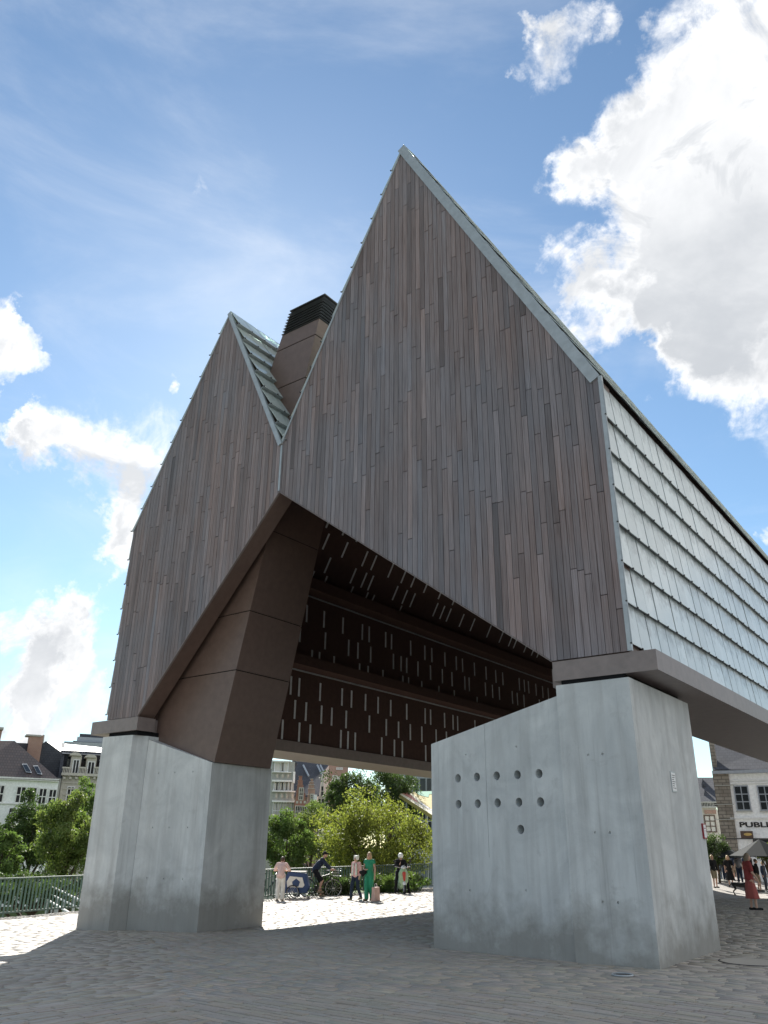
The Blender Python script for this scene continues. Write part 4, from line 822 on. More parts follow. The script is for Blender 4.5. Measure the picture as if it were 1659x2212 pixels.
    # white house with lettering and stone flank, at the right
    h = House('lettered_house', 'white painted house with slate roof, stone flank and dark lettering on its front', 1600, 66, -3, base=-.8)
    h.box(ZR(380, 520), ZR(1300, 700), 0, 11, 'white_stucco', 'wall', z0=0)
    a = h.uz(ZR(380, 530))[0]; u0 = h.uz(ZR(222, 560))[0]; zt = h.uz(ZR(300, 522))[1]; ub = h.uz(ZR(470, 1250))[0]
    MB().prism([(u0, 0), (ub, 0), (a+.02, zt), (u0, zt)], 'y', -.12, 10.9).build('stone_flank', 'rubble', h.e)
    for y in (650, 845, 1000): h.box(ZR(240, y), ZR(440, y+6), -.2, -.121, 'grey_stone', 'string_course')
    for x0, x1, y0, y1 in ((250, 318, 665, 830), (285, 350, 855, 985), (330, 385, 1020, 1190)): h.box(ZR(x0, y0), ZR(x1, y1), -.17, -.121, 'rubble', 'blocked_window')
    h.box(ZR(212, 488), ZR(1300, 520), -.45, .0, 'grey_clad', 'gutter'); h.roof([ZR(222, 490), ZR(1300, 490)], [ZR(195, 60), ZR(1300, 60)], 11, 'slate', yr=5.5)
    h.box(ZR(200, 205), ZR(248, 500), 0, .9, 'rubble', 'gable_parapet')
    for y0, y1 in ((588, 600), (615, 630), (980, 995)): h.box(ZR(400, y0), ZR(1300, y1), -.12, -.001, 'white_paint', 'moulding')
    for x in (462, 705, 950): h.window(ZR(x, 665), ZR(x+128, 900), 2, 3, 'grey_clad', w=.08, sill='grey_stone')
    h.text('PUBLI', ZR(497, 1030), ZR(792, 1084), 'black_paint', -.03, 0, .015)
    o = h.box(ZR(508, 1122), ZR(636, 1196), -.3, -.2, 'sign_brown', 'hanging_board'); u0, u1, z0, z1 = h.rect(ZR(540, 1140), ZR(625, 1172), -.3); MB().ball(((u0+u1)/2, -.3, (z0+z1)/2), ((u1-u0)/2, .03, (z1-z0)/2), 14, 6).build('gilt_oval', 'gold', o)
    h.box(ZR(300, 1196), ZR(1300, 1208), -1.2, -1.05, 'iron', 'awning_rail'); h.box(ZR(640, 1208), ZR(655, 1300), -.1, -.001, 'iron', 'door_post'); h.window(ZR(670, 1215), ZR(800, 1330), 2, 1, 'iron', w=.06)
    h = House('old_town_house', 'old house with slate roof, dormers and white curtained window beyond the stone flank', 1520, 84, -2, base=-.9)
    h.box(ZR(-100, 880), ZR(262, 1000), 0, 8, 'cream_stone', 'wall', z0=0); h.roof([ZR(-100, 830), ZR(262, 830)], [ZR(-100, 572), ZR(262, 572)], 8, 'slate', yr=4)
    h.box(ZR(-100, 820), ZR(262, 832), -.3, .1, 'grey_stone', 'balustrade_rail'); h.box(ZR(-100, 868), ZR(262, 884), -.3, .1, 'grey_stone', 'cornice')
    for k in range(9): h.box(ZR(100+k*16, 832), ZR(107+k*16, 868), -.2, 0, 'grey_stone', 'baluster')
    for x0, x1, y0, y1, yy in ((110, 150, 640, 705, 2.2), (134, 166, 752, 812, .9)):
        u0, u1, z0, z1 = h.rect(ZR(x0, y0), ZR(x1, y1), yy); o = MB().prism([(u0, z0), (u1, z0), (u1, z1), ((u0+u1)/2, z1+.5), (u0, z1)], 'y', yy, yy+1.5).build('dormer', 'slate', h.e); MB().box((u0+.15, yy-.03, z0+.1), (u1-.15, yy-.001, z1-.1)).build('pane', 'window_glass', o)
    h.window(ZR(150, 968), ZR(245, 1125), 2, 3, 'sign_brown', 'curtain', w=.09); h.box(ZR(130, 1160), ZR(262, 1178), -.2, 0, 'cream_stone', 'string_course'); h.box(ZR(135, 905), ZR(255, 945), -.12, 0, 'pink_brick', 'relief_panel')
    return

# ------------------------------------------------------------------ people
def person(label, loc, face, h, top=None, bottom=None, hair=('hair_brown', 'short'), shoe='black_cloth', skin='skin', group=None, sleeve='long', pose=None, vox=.012, extra=None, cat='person', seat=None):
    """top/bottom: material; bottom = (mat, kind) kind: trousers, shorts, skirt, long_skirt"""
    d = np.array([-loc[0], -loc[1]]); ang = math.atan2(d[1], d[0])+math.radians(face); t = empty('person', loc, ang-math.pi/2, label, cat, group); s = h/1.70
    J = dict(pel=(0, 0, .94), chest=(0, .0, 1.25), neck=(0, .01, 1.46), head=(0, .03, 1.595), hipR=(.09, 0, .92), hipL=(-.09, 0, .92), kneeR=(.10, .03, .50), kneeL=(-.10, .03, .50), ankR=(.10, -.01, .085), ankL=(-.10, -.01, .085),
             shR=(.175, 0, 1.40), shL=(-.175, 0, 1.40), elR=(.225, -.02, 1.13), elL=(-.225, -.02, 1.13), wrR=(.23, .05, .90), wrL=(-.23, .05, .90), hdR=(0, .15, -1), hdL=(0, .15, -1), toeR=None, toeL=None)
    J.update(pose or {}); V = {k: (Vector(v)*s if v is not None and k not in ('hdR', 'hdL') else v) for k, v in J.items()}
    b = MB(); cap = lambda m, p, q, r0, r1, n=10: m.capsule(p, q, r0*s, r1*s, n)
    side = (V['shR']-V['shL']).normalized()
    cap(b, V['pel']+side*.05*s, V['pel']-side*.05*s, .105, .105); cap(b, V['pel'], V['chest'], .115, .125); cap(b, V['chest']+side*.06*s, V['chest']-side*.06*s, .11, .11); cap(b, V['shR'].lerp(V['shL'], .12), V['shL'].lerp(V['shR'], .12), .065, .065); cap(b, V['chest'], V['neck']-Vector((0, 0, .04*s)), .115, .065); cap(b, V['neck']-Vector((0, 0, .05*s)), V['head'], .052, .05)
    hd = V['head']; b.ball(hd, (.074*s, .094*s, .112*s), 14, 10); b.ball(hd+Vector((0, .045, -.06))*s, (.05*s, .05*s, .05*s)); b.capsule(hd+Vector((0, .088, .005))*s, hd+Vector((0, .108, -.02))*s, .010*s, .014*s, 6, 2); b.capsule(hd+Vector((-.02, .086, -.052))*s, hd+Vector((.02, .086, -.052))*s, .010*s, .010*s, 6, 2)
    for e in (-1, 1): b.ball(hd+Vector((.076*e, 0, -.005))*s, (.012*s, .022*s, .032*s), 8, 6)
    for S in 'RL':
        sg = 1 if S == 'R' else -1
        cap(b, V['sh'+S], V['el'+S], .050, .040); cap(b, V['el'+S], V['wr'+S], .040, .027)
        cap(b, V['hip'+S], V['knee'+S], .088, .058); cap(b, V['knee'+S], V['ank'+S], .056, .036)
        fd = (V['knee'+S]-V['ank'+S]); toe = V['toe'+S] if V['toe'+S] is not None else V['ank'+S]+Vector((sg*.02, .17, -.045))*s
        V['toe'+S] = toe; V['heel'+S] = V['ank'+S]+Vector((0, -.045, -.04))*s; cap(b, V['heel'+S], toe, .036, .03)
        hv = Vector(V['hd'+S]); hv = hv.normalized(); w = V['wr'+S]; lat = hv.cross(side); lat = lat.normalized() if lat.length > .2 else Vector((0, 1, 0)); nor = hv.cross(lat).normalized()
        pe = w+hv*.085*s; b.capsule(w, pe, .026*s, .030*s, 8, 2)
        for k in range(4):
            o = pe+lat*(k-1.5)*.019*s; ln = (.068, .078, .072, .055)[k]*s; m1 = o+hv*ln*.55+nor*.006*s*sg; b.capsule(o, m1, .0095*s, .009*s, 6, 2); b.capsule(m1, o+hv*ln+nor*.03*s*sg*-1, .009*s, .008*s, 6, 2)
        th = w+hv*.03*s+lat*.028*s; b.capsule(th, th+(hv*.6+lat*.6).normalized()*.05*s, .012*s, .010*s, 6, 2)
    remesh(b, 'body', skin, t, vox*s, 3)
    ey = MB()
    for e in (-1, 1): ey.ball(hd+Vector((.03*e, .083, .012))*s, (.012*s, .012*s, .008*s), 8, 5)
    ey.build('eyes', 'hair_brown', t)
    if top:
        c = MB(); g = .014; cap(c, V['pel']+Vector((0, 0, .02*s)), V['chest'], .125+g, .128+g); cap(c, V['chest']+side*.06*s, V['chest']-side*.06*s, .112+g, .112+g); cap(c, V['chest'], V['neck']-Vector((0, 0, .07*s)), .118+g, .068+g); cap(c, V['shR'].lerp(V['shL'], .1), V['shL'].lerp(V['shR'], .1), .066+g, .066+g)
        cap(c, V['pel']+side*.06*s, V['pel']-side*.06*s, .108+g, .108+g)
        for S in 'RL':
            sh, el, wr = V['sh'+S], V['el'+S], V['wr'+S]
            if sleeve == 'long': cap(c, sh, el, .054+g, .045+g); cap(c, el, el.lerp(wr, .9), .045+g, .034+g)
            elif sleeve == 'short': cap(c, sh, sh.lerp(el, .75), .056+g, .052+g)
            elif sleeve == 'cap': cap(c, sh, sh.lerp(el, .2), .056+g, .055+g)
        remesh(c, 'dress_top' if bottom and bottom[0] == top and 'skirt' in bottom[1] else 'top', top, t, vox*1.15*s, 4)
    if bottom:
        m_, kind = bottom; c = MB(); g = .013; cap(c, V['pel']+side*.05*s, V['pel']-side*.05*s, .108+g, .108+g)
        if kind in ('trousers', 'shorts', 'wide'):
            for S in 'RL':
                hp, kn, an = V['hip'+S], V['knee'+S], V['ank'+S]
                if kind == 'shorts': cap(c, hp, hp.lerp(kn, .9), .095+g, .072+g)
                else:
                    w_ = .03 if kind == 'wide' else .008; cap(c, hp, kn, .092+g, .062+g+w_*.5); cap(c, kn, an+Vector((0, 0, .02*s)), .06+g+w_*.5, .044+g+w_)
        else:
            zb = {'skirt': .52, 'long_skirt': .34, 'gown': .10}[kind]; p = V['pel']; a = (V['ankR']+V['ankL'])/2; n = 20; prof = [(.128, .13), (.15, .02), (.185, -.2), (.21+.05*(kind == 'long_skirt'), zb-.94)]
            vs = []; fs = []
            for j, (r, z) in enumerate(prof):
                f = (z-.13)/(zb-1.07); cx_, cy_2 = p.x*(1-f)+a.x*f, p.y*(1-f)+a.y*f
                for i in range(n): A = 2*math.pi*i/n; rr = r*(1+(.07*math.sin(A*6+j) if j > 1 else 0)); vs.append((cx_+rr*s*math.cos(A), cy_2+rr*.78*s*math.sin(A), p.z+z*s))
            fs = [(j*n+i, j*n+(i+1) % n, (j+1)*n+(i+1) % n, (j+1)*n+i) for j in range(3) for i in range(n)]+[tuple(range(n-1, -1, -1)), tuple(3*n+i for i in range(n))]; c.add(vs, fs)
        remesh(c, {'trousers': 'trousers', 'wide': 'trousers', 'shorts': 'shorts'}.get(kind, 'skirt'), m_, t, vox*1.15*s, 3)
    hm, hk = hair; c = MB()
    if hk == 'helmet': c.ball(hd+Vector((0, -.01, .03))*s, (.125*s, .14*s, .125*s), 16, 10)
    elif hk == 'cap': c.ball(hd+Vector((0, -.01, .035))*s, (.086*s, .104*s, .095*s), 14, 8); c.capsule(hd+Vector((0, .08, .05))*s, hd+Vector((0, .15, .04))*s, .03*s, .02*s)
    else:
        c.ball(hd+Vector((0, -.022, .028))*s, (.086*s, .098*s, .106*s), 14, 10)
        if hk == 'curly':
            for k in range(26):
                q = Vector((math.cos(k*2.4)*(.09), -.03+math.sin(k*2.4)*.085, -.03+.15*k/26)); c.ball(hd+q*s, .036*s, 8, 6)
        if hk == 'long': c.capsule(hd+Vector((0, -.07, -.02))*s, hd+Vector((0, -.085, -.26))*s, .08*s, .06*s); [c.capsule(hd+Vector((.075*e, -.02, .0))*s, hd+Vector((.085*e, .0, -.22))*s, .035*s, .03*s) for e in (-1, 1)]
        if hk == 'bob': c.capsule(hd+Vector((0, -.06, -.02))*s, hd+Vector((0, -.06, -.1))*s, .085*s, .07*s)
    remesh(c, {'helmet': 'helmet', 'cap': 'cap'}.get(hk, 'hair'), hm, t, vox*s*1.05, 2)
    for S in 'RL':
        c = MB(); cap(c, V['heel'+S]+Vector((0, 0, -.004*s)), V['toe'+S]+Vector((0, .0, -.004))*s, .044, .038); remesh(c, 'shoe', shoe, t, .012*s, 2)
    return t, V, s

def wheel(par, c, R, name='wheel', w=.018, spoke=14):
    o = MB().torus(c, R, w, 1, 30, 6).build(name, 'rubber', par); m = MB().torus(c, R-w*1.2, w*.45, 1, 30, 5); m.tube((c[0], c[1]-.04, c[2]), (c[0], c[1]+.04, c[2]), .02, n=8)
    for k in range(spoke): a = 2*math.pi*k/spoke; m.tube((c[0], c[1]+(.02 if k % 2 else -.02), c[2]), (c[0]+math.cos(a)*(R-w), c[1], c[2]+math.sin(a)*(R-w)), .0022, n=4, caps=False)
    m.build('rim', 'chrome', o); return o
def bicycle(label, loc, rz, col='bike_black', group=None, basket=False):
    b = empty('bicycle', loc, rz, label, 'bicycle', group); R = .34
    wheel(b, (-.52, 0, R), R); wheel(b, (.56, 0, R), R)
    bb, st, hd, hl = (-.06, 0, .29), (-.22, 0, .80), (.40, 0, .86), (.44, 0, .70); f = MB()
    for a, c, r in ((bb, st, .018), (bb, hl, .02), ((-.19, 0, .70), hd, .018), (bb, (-.52, .05, R), .011), (bb, (-.52, -.05, R), .011), (st, (-.52, .05, R), .010), (st, (-.52, -.05, R), .010), (hl, (.56, .05, R), .012), (hl, (.56, -.05, R), .012), (hl, hd, .021)): f.tube(a, c, r, n=8)
    f.build('frame', col, b); m = MB().path([(.33, -.30, 1.0), (.42, -.14, 1.02), (.40, 0, .99), (.42, .14, 1.02), (.33, .30, 1.0)], .012).tube(hd, (.40, 0, 1.0), .014); m.build('handlebar', 'chrome', b)
    m = MB(); [m.tube((.33, e*.30, 1.0), (.22, e*.31, .985), .017) for e in (-1, 1)]; m.build('grips', 'rubber', b)
    MB().hexa([(-.36, -.08, .90), (-.36, .08, .90), (-.10, .02, .91), (-.10, -.02, .91), (-.37, -.09, .95), (-.37, .09, .95), (-.08, .02, .945), (-.08, -.02, .945)]).tube(st, (-.23, 0, .92), .014).build('saddle', 'rubber', b)
    m = MB().torus(bb, .085, .008, 1, 18, 5).tube((bb[0], -.06, bb[2]), (bb[0]+.10, -.06, bb[2]-.13), .009).tube((bb[0], .06, bb[2]), (bb[0]-.10, .06, bb[2]+.13), .009); m.box((bb[0]+.06, -.15, bb[2]-.15), (bb[0]+.15, -.06, bb[2]-.125)); m.box((bb[0]-.15, .06, bb[2]+.12), (bb[0]-.06, .15, bb[2]+.145)); m.build('crank', 'iron', b)
    m = MB(); 
    for cx in (-.52, .56):
        n = 9
        for k in range(n):
            a0, a1 = [math.radians((20 if cx < 0 else 60)+q*130/n) for q in (k, k+1)]; p = lambda a, y: (cx+math.cos(a)*.385, y, R+math.sin(a)*.385)
            m.add([p(a0, -.03), p(a0, .03), p(a1, .03), p(a1, -.03)], [(0, 1, 2, 3)])
    m.build('mudguards', col, b)
    m = MB().box((-.80, -.06, .745), (-.40, .06, .76)).tube((-.75, -.05, .75), (-.52, -.06, R), .007).tube((-.75, .05, .75), (-.52, .06, R), .007); m.build('rack', 'iron', b); MB().ball((.50, 0, .90), (.05, .04, .04), 10, 6).build('lamp', 'chrome', b)
    if basket:
        k = MB(); 
        for z in (.80, .90, 1.0): k.path([(.50, -.17, z), (.76, -.17, z), (.76, .17, z), (.50, .17, z), (.50, -.17, z)], .008, 5)
        for q in range(6): k.tube((.50+.052*q, -.17, .80), (.50+.052*q, -.17, 1.), .006, n=4).tube((.50+.052*q, .17, .80), (.50+.052*q, .17, 1.), .006, n=4)
        k.box((.50, -.17, .785), (.76, .17, .80)); k.build('basket', 'iron', b)
    return b
def make_street_life():
    FA = lambda p, off: math.atan2(-p[1], -p[0])+off
    rail_ang = lambda y: math.atan2(*(lambda a, b: (b[1]-a[1], b[0]-a[0]))((rail_x(y), y), (rail_x(y+1), y+1)))
    # cluster by the railing
    p = ground(596, 1946); pr = dict(pel=(0, -.06, .93), chest=(0, .08, 1.22), neck=(0, .18, 1.40), head=(0, .28, 1.50), shR=(.18, .15, 1.34), shL=(-.18, .15, 1.34), elR=(.33, .30, 1.10), elL=(-.33, .30, 1.10), wrR=(.20, .48, 1.10), wrL=(-.20, .48, 1.10), hdR=(-1, .3, 0), hdL=(1, .3, 0))
    person('person in pale pink shirt and white trousers leaning on railing, back turned', ground(604, 1946), 172, 1.62, 'pale_pink', ('white_cloth', 'wide'), ('hair_brown', 'short'), 'khaki', pose=pr, sleeve='short')
    q = ground(590, 1942); a = rail_ang(q.y); bicycle('black bicycle leaning by the railing next to the pier', (q.x-.25, q.y-.1, q.z), a+.05, group='bicycles at the railing')
    # cyclist astride
    q = ground(690, 1938); rz = FA(q, math.radians(84)); bk = bicycle('black bicycle under the rider in a navy jacket', q, rz, group='bicycles at the railing', basket=True)
    ps = dict(pel=(0, -.22, 1.0), chest=(0, -.02, 1.26), neck=(0, .10, 1.45), head=(0, .17, 1.58), shR=(.18, .06, 1.40), shL=(-.18, .06, 1.40), elR=(.25, .24, 1.20), elL=(-.25, .24, 1.20), wrR=(.28, .42, 1.04), wrL=(-.28, .42, 1.04), hipR=(.10, -.2, .96), hipL=(-.10, -.2, .96), kneeR=(.13, .10, .62), kneeL=(-.15, .0, .55), ankR=(.14, -.02, .24), ankL=(-.26, .02, .085), hdR=(-.2, 1, -.2), hdL=(.2, 1, -.2))
    person('person in navy jacket, shorts and dark cap sitting on a bicycle', q, 84, 1.72, 'navy', ('black_cloth', 'shorts'), ('black_cloth', 'cap'), 'khaki', pose=ps)
    q = ground(716, 1931); bicycle('parked bicycle right of the seated cyclist', (q.x, q.y, q.z), rail_ang(q.y)+.1, group='bicycles at the railing'); q = ground(706, 1933); bicycle('second parked bicycle, tucked between cyclist and railing', (q.x-.35, q.y+.7, q.z), rail_ang(q.y)-.1, group='bicycles at the railing')
    # child trailer behind the bicycle
    q = ground(640, 1941); rz = FA(q, math.radians(84)); t = empty('bicycle_trailer', q, rz, 'blue fabric two wheeled bicycle trailer with window, behind the cyclist', 'trailer')
    body = MB(); prof = [(-.48, .22), (.42, .22), (.52, .45), (.36, .92), (-.34, .98), (-.52, .62)]
    for y0, y1 in ((-.36, -.33), (.33, .36)): body.prism(prof, 'y', y0, y1)
    body.prism([(-.52, .62), (-.34, .98), (.36, .92), (.52, .45), (.48, .45), (.34, .88), (-.32, .94), (-.49, .62)], 'y', -.329, .329); body.box((-.48, -.329, .22), (.42, .329, .26)); b_ = body.build('cabin', 'trailer_blue', t)
    m = MB(); m.prism([(-.34, .42), (.28, .42), (.34, .5), (.24, .78), (-.26, .82), (-.38, .62)], 'y', -.372, -.362); m.build('side_window', 'white_cloth', b_); m = MB(); m.prism([(-.12, .45), (.1, .45), (.16, .62), (0, .74), (-.16, .62)], 'y', -.377, -.373); m.build('window_shade', 'trailer_blue', b_)
    MB().box((-.34, -.34, .985), (.36, .34, 1.0)).build('roof_cover', 'white_cloth', b_)
    for y in (-.43, .43): wheel(t, (-.12, y, .25), .24, 'wheel', .016, 12)
    MB().path([(.5, .2, .3), (.85, .15, .34), (1.1, .0, .38)], .014).build('tow_bar', 'iron', t); wheel(t, (.55, 0, .11), .10, 'front_wheel', .012, 6)
    # women walking
    wk = dict(kneeR=(.09, .17, .50), ankR=(.10, .20, .085), kneeL=(-.09, -.02, .49), ankL=(-.10, -.24, .10), elR=(.25, -.08, 1.13), wrR=(.25, -.06, .90), elL=(-.25, .02, 1.13), wrL=(-.25, .12, .92))
    tp, V, s = person('white haired person in pink cardigan and dark trousers walking on sunlit paving', ground(768, 1944), -35, 1.53, 'pink', ('navy', 'trousers'), ('hair_white', 'curly'), 'khaki', pose=wk)
    c = MB(); cap = c.capsule; 
    for e in (-1, 1): c.capsule(Vector((.07*e, .11, 1.40))*s, Vector((.10*e, .13, .98))*s, .035*s, .045*s)
    remesh(c, 'scarf', 'white_cloth', tp, .013, 3)
    gp = dict(kneeR=(.07, .09, .50), ankR=(.06, .10, .085), ankL=(-.07, -.10, .09), elL=(-.24, -.01, 1.13), wrL=(-.25, .03, .88), elR=(.24, .03, 1.14), wrR=(.10, .20, 1.10), hdR=(-1, .2, 0))
    tp, V, s = person('blond person in long green jumpsuit carrying a patterned shopping bag', ground(797, 1946), -28, 1.64, 'green_cloth', ('green_cloth', 'wide'), ('hair_blond', 'long'), 'khaki', pose=gp, sleeve='cap')
    loc = tp.matrix_basis @ Vector((-.31*s, .04, .31*s)); b = empty('shopping_bag', (loc.x, loc.y, loc.z-.29), tp.rotation_euler.z, 'large patterned red and white shopping bag hanging from a hand', 'bag')
    m = MB().hexa([(-.09, -.19, .0), (.09, -.19, .0), (.09, .19, .0), (-.09, .19, .0), (-.05, -.2, .46), (.05, -.2, .46), (.05, .2, .46), (-.05, .2, .46)]); m.build('sack', 'bag_print', b)
    m = MB(); [m.ball(((.086-.04*z/.46)*1., y, z), (.008, .045, .045), 7, 5) for y, z in ((-.1, .1), (.08, .14), (-.02, .28), (.12, .34), (-.13, .38))]; m.build('printed_dots', 'c_red', b); MB().path([(0, -.1, .46), (0, -.06, .58), (0, .06, .58), (0, .1, .46)], .01).build('handle', 'white_cloth', b)
    loc = tp.matrix_basis @ Vector((.18*s, .19, 1.0*s)); b = empty('handbag', loc, tp.rotation_euler.z, 'small dark handbag held at the hip by person in green', 'bag'); c = MB(); c.capsule((-.09, 0, 0), (.09, 0, 0), .07, .07); c.capsule((0, 0, -.06), (0, .0, .05), .08, .05); remesh(c, 'pouch', 'black_cloth', b, .013, 3); MB().path([(-.05, 0, .09), (.05, -.1, .42), (.16, -.14, .48)], .008).build('strap', 'black_cloth', b)
    # scooter rider
    q = ground(866, 1930); rz = FA(q, math.radians(14)); sc = empty('motor_scooter', q, rz, 'pale green motor scooter with red front, facing the camera by railing', 'scooter')
    c = MB(); c.capsule((.46, 0, .42), (.40, 0, .86), .15, .17); c.capsule((.46, -.12, .5), (.42, -.12, .80), .09, .09); c.capsule((.46, .12, .5), (.42, .12, .80), .09, .09); c.capsule((.40, 0, .30), (-.1, 0, .26), .12, .12); c.capsule((-.1, .0, .34), (-.62, 0, .56), .17, .15); remesh(c, 'bodywork', 'scooter_green', sc, .02, 4)
    c = MB(); c.capsule((.60, 0, .55), (.55, 0, .80), .05, .085); remesh(c, 'front_shield', 'scooter_red', sc, .015, 3); c = MB(); c.capsule((.60, 0, .40), (.72, 0, .36), .08, .05); c.capsule((.60, 0, .42), (.50, 0, .40), .08, .06); remesh(c, 'front_mudguard', 'white_paint', sc, .015, 3)
    for x in (.62, -.55): o = MB().torus((x, 0, .21), .165, .05, 1, 24, 8).build('wheel', 'rubber', sc); MB().tube((x, -.03, .21), (x, .03, .21), .12, n=16).build('hub', 'zinc', o)
    c = MB(); c.capsule((-.12, 0, .76), (-.60, 0, .78), .10, .09); remesh(c, 'seat', 'black_cloth', sc, .018, 3); MB().tube((.42, 0, .9), (.36, 0, 1.02), .03).path([(.28, -.34, 1.06), (.36, -.12, 1.02), (.36, .12, 1.02), (.28, .34, 1.06)], .016).build('handlebar', 'chrome', sc)
    c = MB(); c.ball((.42, 0, 1.02), (.08, .11, .09), 12, 8); remesh(c, 'headset', 'white_paint', sc, .015, 2); MB().ball((.50, 0, 1.02), (.02, .06, .06), 12, 8).build('headlight', 'chrome', sc)
    for e in (-1, 1): MB().tube((.32, .26*e, 1.05), (.30, .33*e, 1.24), .008).ball((.30, .34*e, 1.27), (.012, .06, .04), 10, 6).build('mirror', 'iron', sc)
    ps = dict(pel=(0, -.25, .92), chest=(0, -.17, 1.22), neck=(0, -.10, 1.42), head=(0, -.05, 1.55), shR=(.18, -.13, 1.37), shL=(-.18, -.13, 1.37), elR=(.27, .02, 1.15), elL=(-.27, .02, 1.15), wrR=(.12, .2, 1.2), wrL=(-.26, .22, 1.10), hipR=(.11, -.2, .88), hipL=(-.11, -.2, .88), kneeR=(.24, .12, .55), kneeL=(-.30, .08, .52), ankR=(.27, .04, .085), ankL=(-.36, .05, .085), hdR=(-.3, .5, .8), hdL=(.1, 1, 0))
    person('scooter rider in black with a white helmet, feet on the ground', q, 14, 1.60, 'black_cloth', ('black_cloth', 'trousers'), ('white_paint', 'helmet'), 'black_cloth', pose=ps)
    # people beyond the railing
    for px, d, m_, lab in ((640, 43, 'white_cloth', 'distant person in white top on the lower path beyond the railing'), (655, 45, 'grey_cloth', 'distant person in grey top on lower path beyond the railing')):
        a = at(px, 1890, d); person(lab, (a[0], a[1], -.6), 60, 1.6, m_, ('khaki', 'trousers'), ('hair_ash', 'short'), vox=.018); o = MB().box((a[0]-.9, a[1]-.9, -3.61), (a[0]+.9, a[1]+.9, -.60)).build('lower_path_block', 'grey_stone'); tag(o, kind='structure')
    # right: woman in red, dog, crowd
    q = ground(1628, 1966); pr = dict(elL=(-.24, .04, 1.13), wrL=(-.20, .24, .96), elR=(.25, .02, 1.12), wrR=(.27, .16, .92), head=(0, .06, 1.58), ankR=(.09, .07, .085), kneeR=(.09, .07, .5), hdL=(.1, .6, -.6))
    person('person in long red dress with shoulder length hair standing in the shade', q, 115, 1.60, 'red_cloth', ('coral_cloth', 'long_skirt'), ('hair_ash', 'bob'), 'black_cloth', pose=pr, sleeve='short')
    q = ground(1600, 1934); dg = empty('dog', q, FA(q, math.radians(95))-math.pi/2, 'black dog standing side on beside the person in red', 'dog'); c = MB(); C = c.capsule
    C((0, .26, .50), (0, .05, .48), .135, .125); C((0, .05, .49), (0, -.27, .52), .12, .105); C((0, .30, .54), (0, .44, .66), .085, .07); C((0, .46, .70), (0, .50, .70), .085, .075); C((0, .52, .68), (0, .63, .65), .05, .035)
    for e in (-1, 1):
        C((.055*e, .44, .77), (.085*e, .43, .71), .022, .02); C((.075*e, .27, .42), (.075*e, .25, .22), .055, .033); C((.075*e, .25, .22), (.075*e, .27, .05), .030, .024); C((.075*e, .27, .04), (.075*e, .32, .03), .028, .022)
        C((.07*e, -.25, .46), (.08*e, -.20, .30), .08, .045); C((.08*e, -.20, .30), (.08*e, -.32, .19), .042, .026); C((.08*e, -.32, .19), (.08*e, -.29, .05), .026, .022); C((.08*e, -.29, .04), (.08*e, -.23, .03), .026, .02)
    C((0, -.34, .58), (0, -.46, .46), .028, .022); C((0, -.46, .46), (0, -.50, .32), .022, .012); remesh(c, 'body', 'dog', dg, .014, 3)
    crowd = [((1546, 1918), 30, 1.68, 'black_cloth', ('khaki', 'shorts'), ('hair_blond', 'short'), 'person in black top and shorts half hidden by the pier edge', 'long'),
             ((1561, 1902), 160, 1.66, 'navy', ('jeans', 'trousers'), ('hair_ash', 'short'), 'person in dark shirt and pale jeans with back turned', 'short'),
             ((1580, 1915), 10, 1.68, 'black_cloth', ('black_cloth', 'long_skirt'), ('hair_blond', 'long'), 'blond person in black skirt and top facing the camera', 'short'),
             ((1601, 1908), -20, 1.70, 'grey_cloth', ('navy', 'trousers'), ('hair_white', 'short'), 'white haired person in grey behind the red dress', 'short'),
             ((1617, 1904), 20, 1.64, 'navy', ('black_cloth', 'trousers'), ('hair_white', 'cap'), 'person with white cap standing behind the person in red', 'long'),
             ((1641, 1926), 100, 1.72, 'black_cloth', ('khaki', 'shorts'), ('hair_brown', 'short'), 'person in dark jacket and shorts with backpack right of the red dress', 'long'),
             ((1633, 1900), -10, 1.72, 'khaki', ('grey_cloth', 'trousers'), ('hair_ash', 'short'), 'person in olive shirt in the crowd under the parasol', 'short'),
             ((1570, 1904), -60, 1.66, 'black_cloth', ('navy', 'trousers'), ('hair_brown', 'short'), 'dark haired person in black between the jeans and the black skirt', 'long'),
             ((1590, 1903), 140, 1.72, 'navy', ('khaki', 'shorts'), ('hair_brown', 'short'), 'person in navy and shorts just left of the white haired one', 'short'),
             ((1626, 1899), 70, 1.7, 'black_cloth', ('black_cloth', 'trousers'), ('hair_ash', 'bob'), 'person all in black at the back under the parasol edge', 'long'),
             ((1655, 1922), 60, 1.55, 'navy', ('navy', 'trousers'), ('hair_blond', 'short'), 'fair haired person in blue cut by the right picture edge', 'long')]
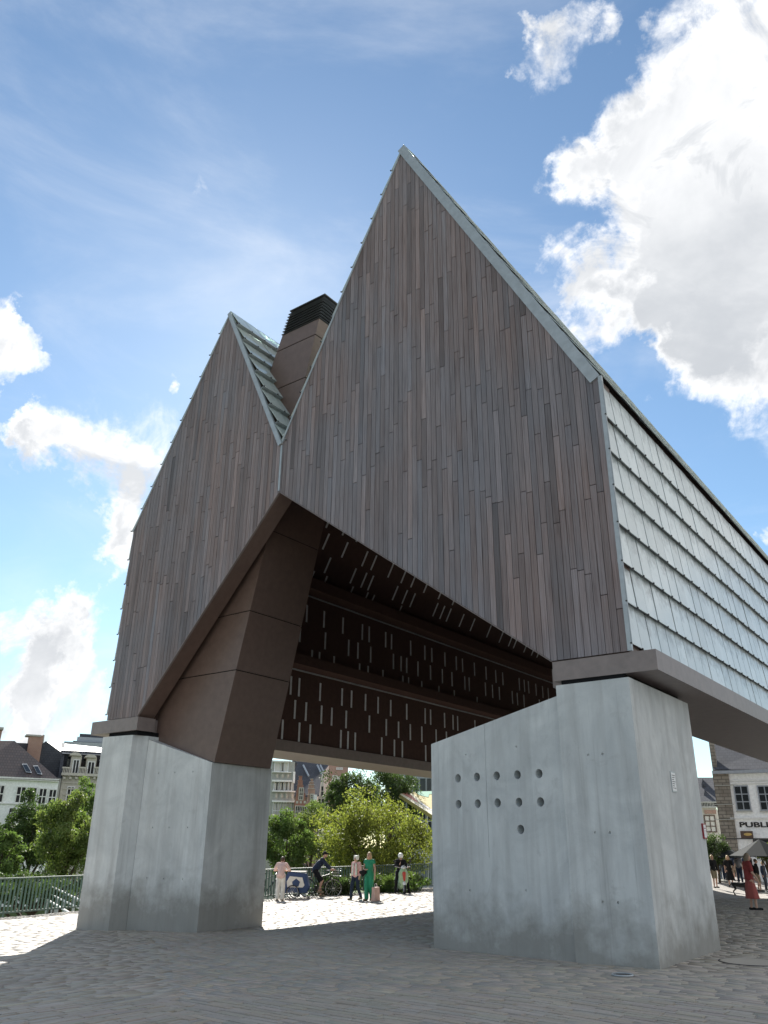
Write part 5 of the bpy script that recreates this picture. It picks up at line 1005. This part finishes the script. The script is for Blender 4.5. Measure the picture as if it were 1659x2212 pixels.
    for pp, fc, hh, tp_, bt, hr, lab, sl_ in crowd:
        t, V, s = person(lab, ground(*pp), fc, hh, tp_, bt, hr, 'black_cloth', group='crowd at the right', sleeve=sl_, vox=.015, pose=dict(kneeR=(.09, .08, .5), ankR=(.1, .06, .085)))
        if 'backpack' in lab: c = MB(); c.capsule((0, -.22, 1.32), (0, -.23, 1.06), .13, .14); remesh(c, 'backpack', 'black_cloth', t, .016, 3)
    q = ground(1556, 1897); tb = empty('terrace_table', q, .3, 'small white topped terrace table beside the person in jeans', 'table'); MB().box((-.4, -.35, .71), (.4, .35, .74)).build('table_top', 'white_paint', tb)
    for e in (-1, 1):
        for f in (-1, 1): MB().tube((.34*e, .29*f, 0), (.34*e, .29*f, .71), .018).build('leg', 'iron', tb)
    for px, py, dd, w, lab in ((1644, 1843, 55, 1.75, 'large dark parasol over the crowd at the right edge'), (1553, 1846, 59, 1.6, 'smaller dark parasol before the stone wall')):
        a = at(px, py, dd); g = gz(a[0], a[1]); pz = a[2]; u = empty('parasol', (a[0], a[1], g), .4, lab, 'parasol', 'dark parasols'); n = 8
        v = [(0, 0, pz-g+.75)]+[(w*math.cos(2*math.pi*i/n), w*math.sin(2*math.pi*i/n), pz-g-.15) for i in range(n)]+[(0, 0, pz-g+.70)]+[(w*.99*math.cos(2*math.pi*i/n), w*.99*math.sin(2*math.pi*i/n), pz-g-.19) for i in range(n)]
        f = [(0, 1+i, 1+(i+1) % n) for i in range(n)]+[(n+1, n+2+(i+1) % n, n+2+i) for i in range(n)]+[(1+i, n+2+i, n+2+(i+1) % n, 1+(i+1) % n) for i in range(n)]
        MB().add(v, f).build('canopy', 'canvas_dark', u); MB().tube((0, 0, 0), (0, 0, pz-g+.72), .03).build('pole', 'iron', u); MB().lathe((0, 0, 0), [(.3, 0), (.3, .06), (.06, .1)], 12).build('base', 'grey_stone', u)
        for i in range(n): a_ = 2*math.pi*i/n; MB().tube((0, 0, pz-g+.66), (w*.97*math.cos(a_), w*.97*math.sin(a_), pz-g-.2), .012, n=5).build('rib', 'iron', u)

import time as _t; _T = _t.time()
for fn in (make_ground, make_hall, make_notices, make_railing, make_trees, make_houses, make_street_life):
    fn(); print(fn.__name__, round(_t.time()-_T, 1))
SC.cycles.use_denoising = True; SC.cycles.max_bounces = 5; SC.cycles.transparent_max_bounces = 12
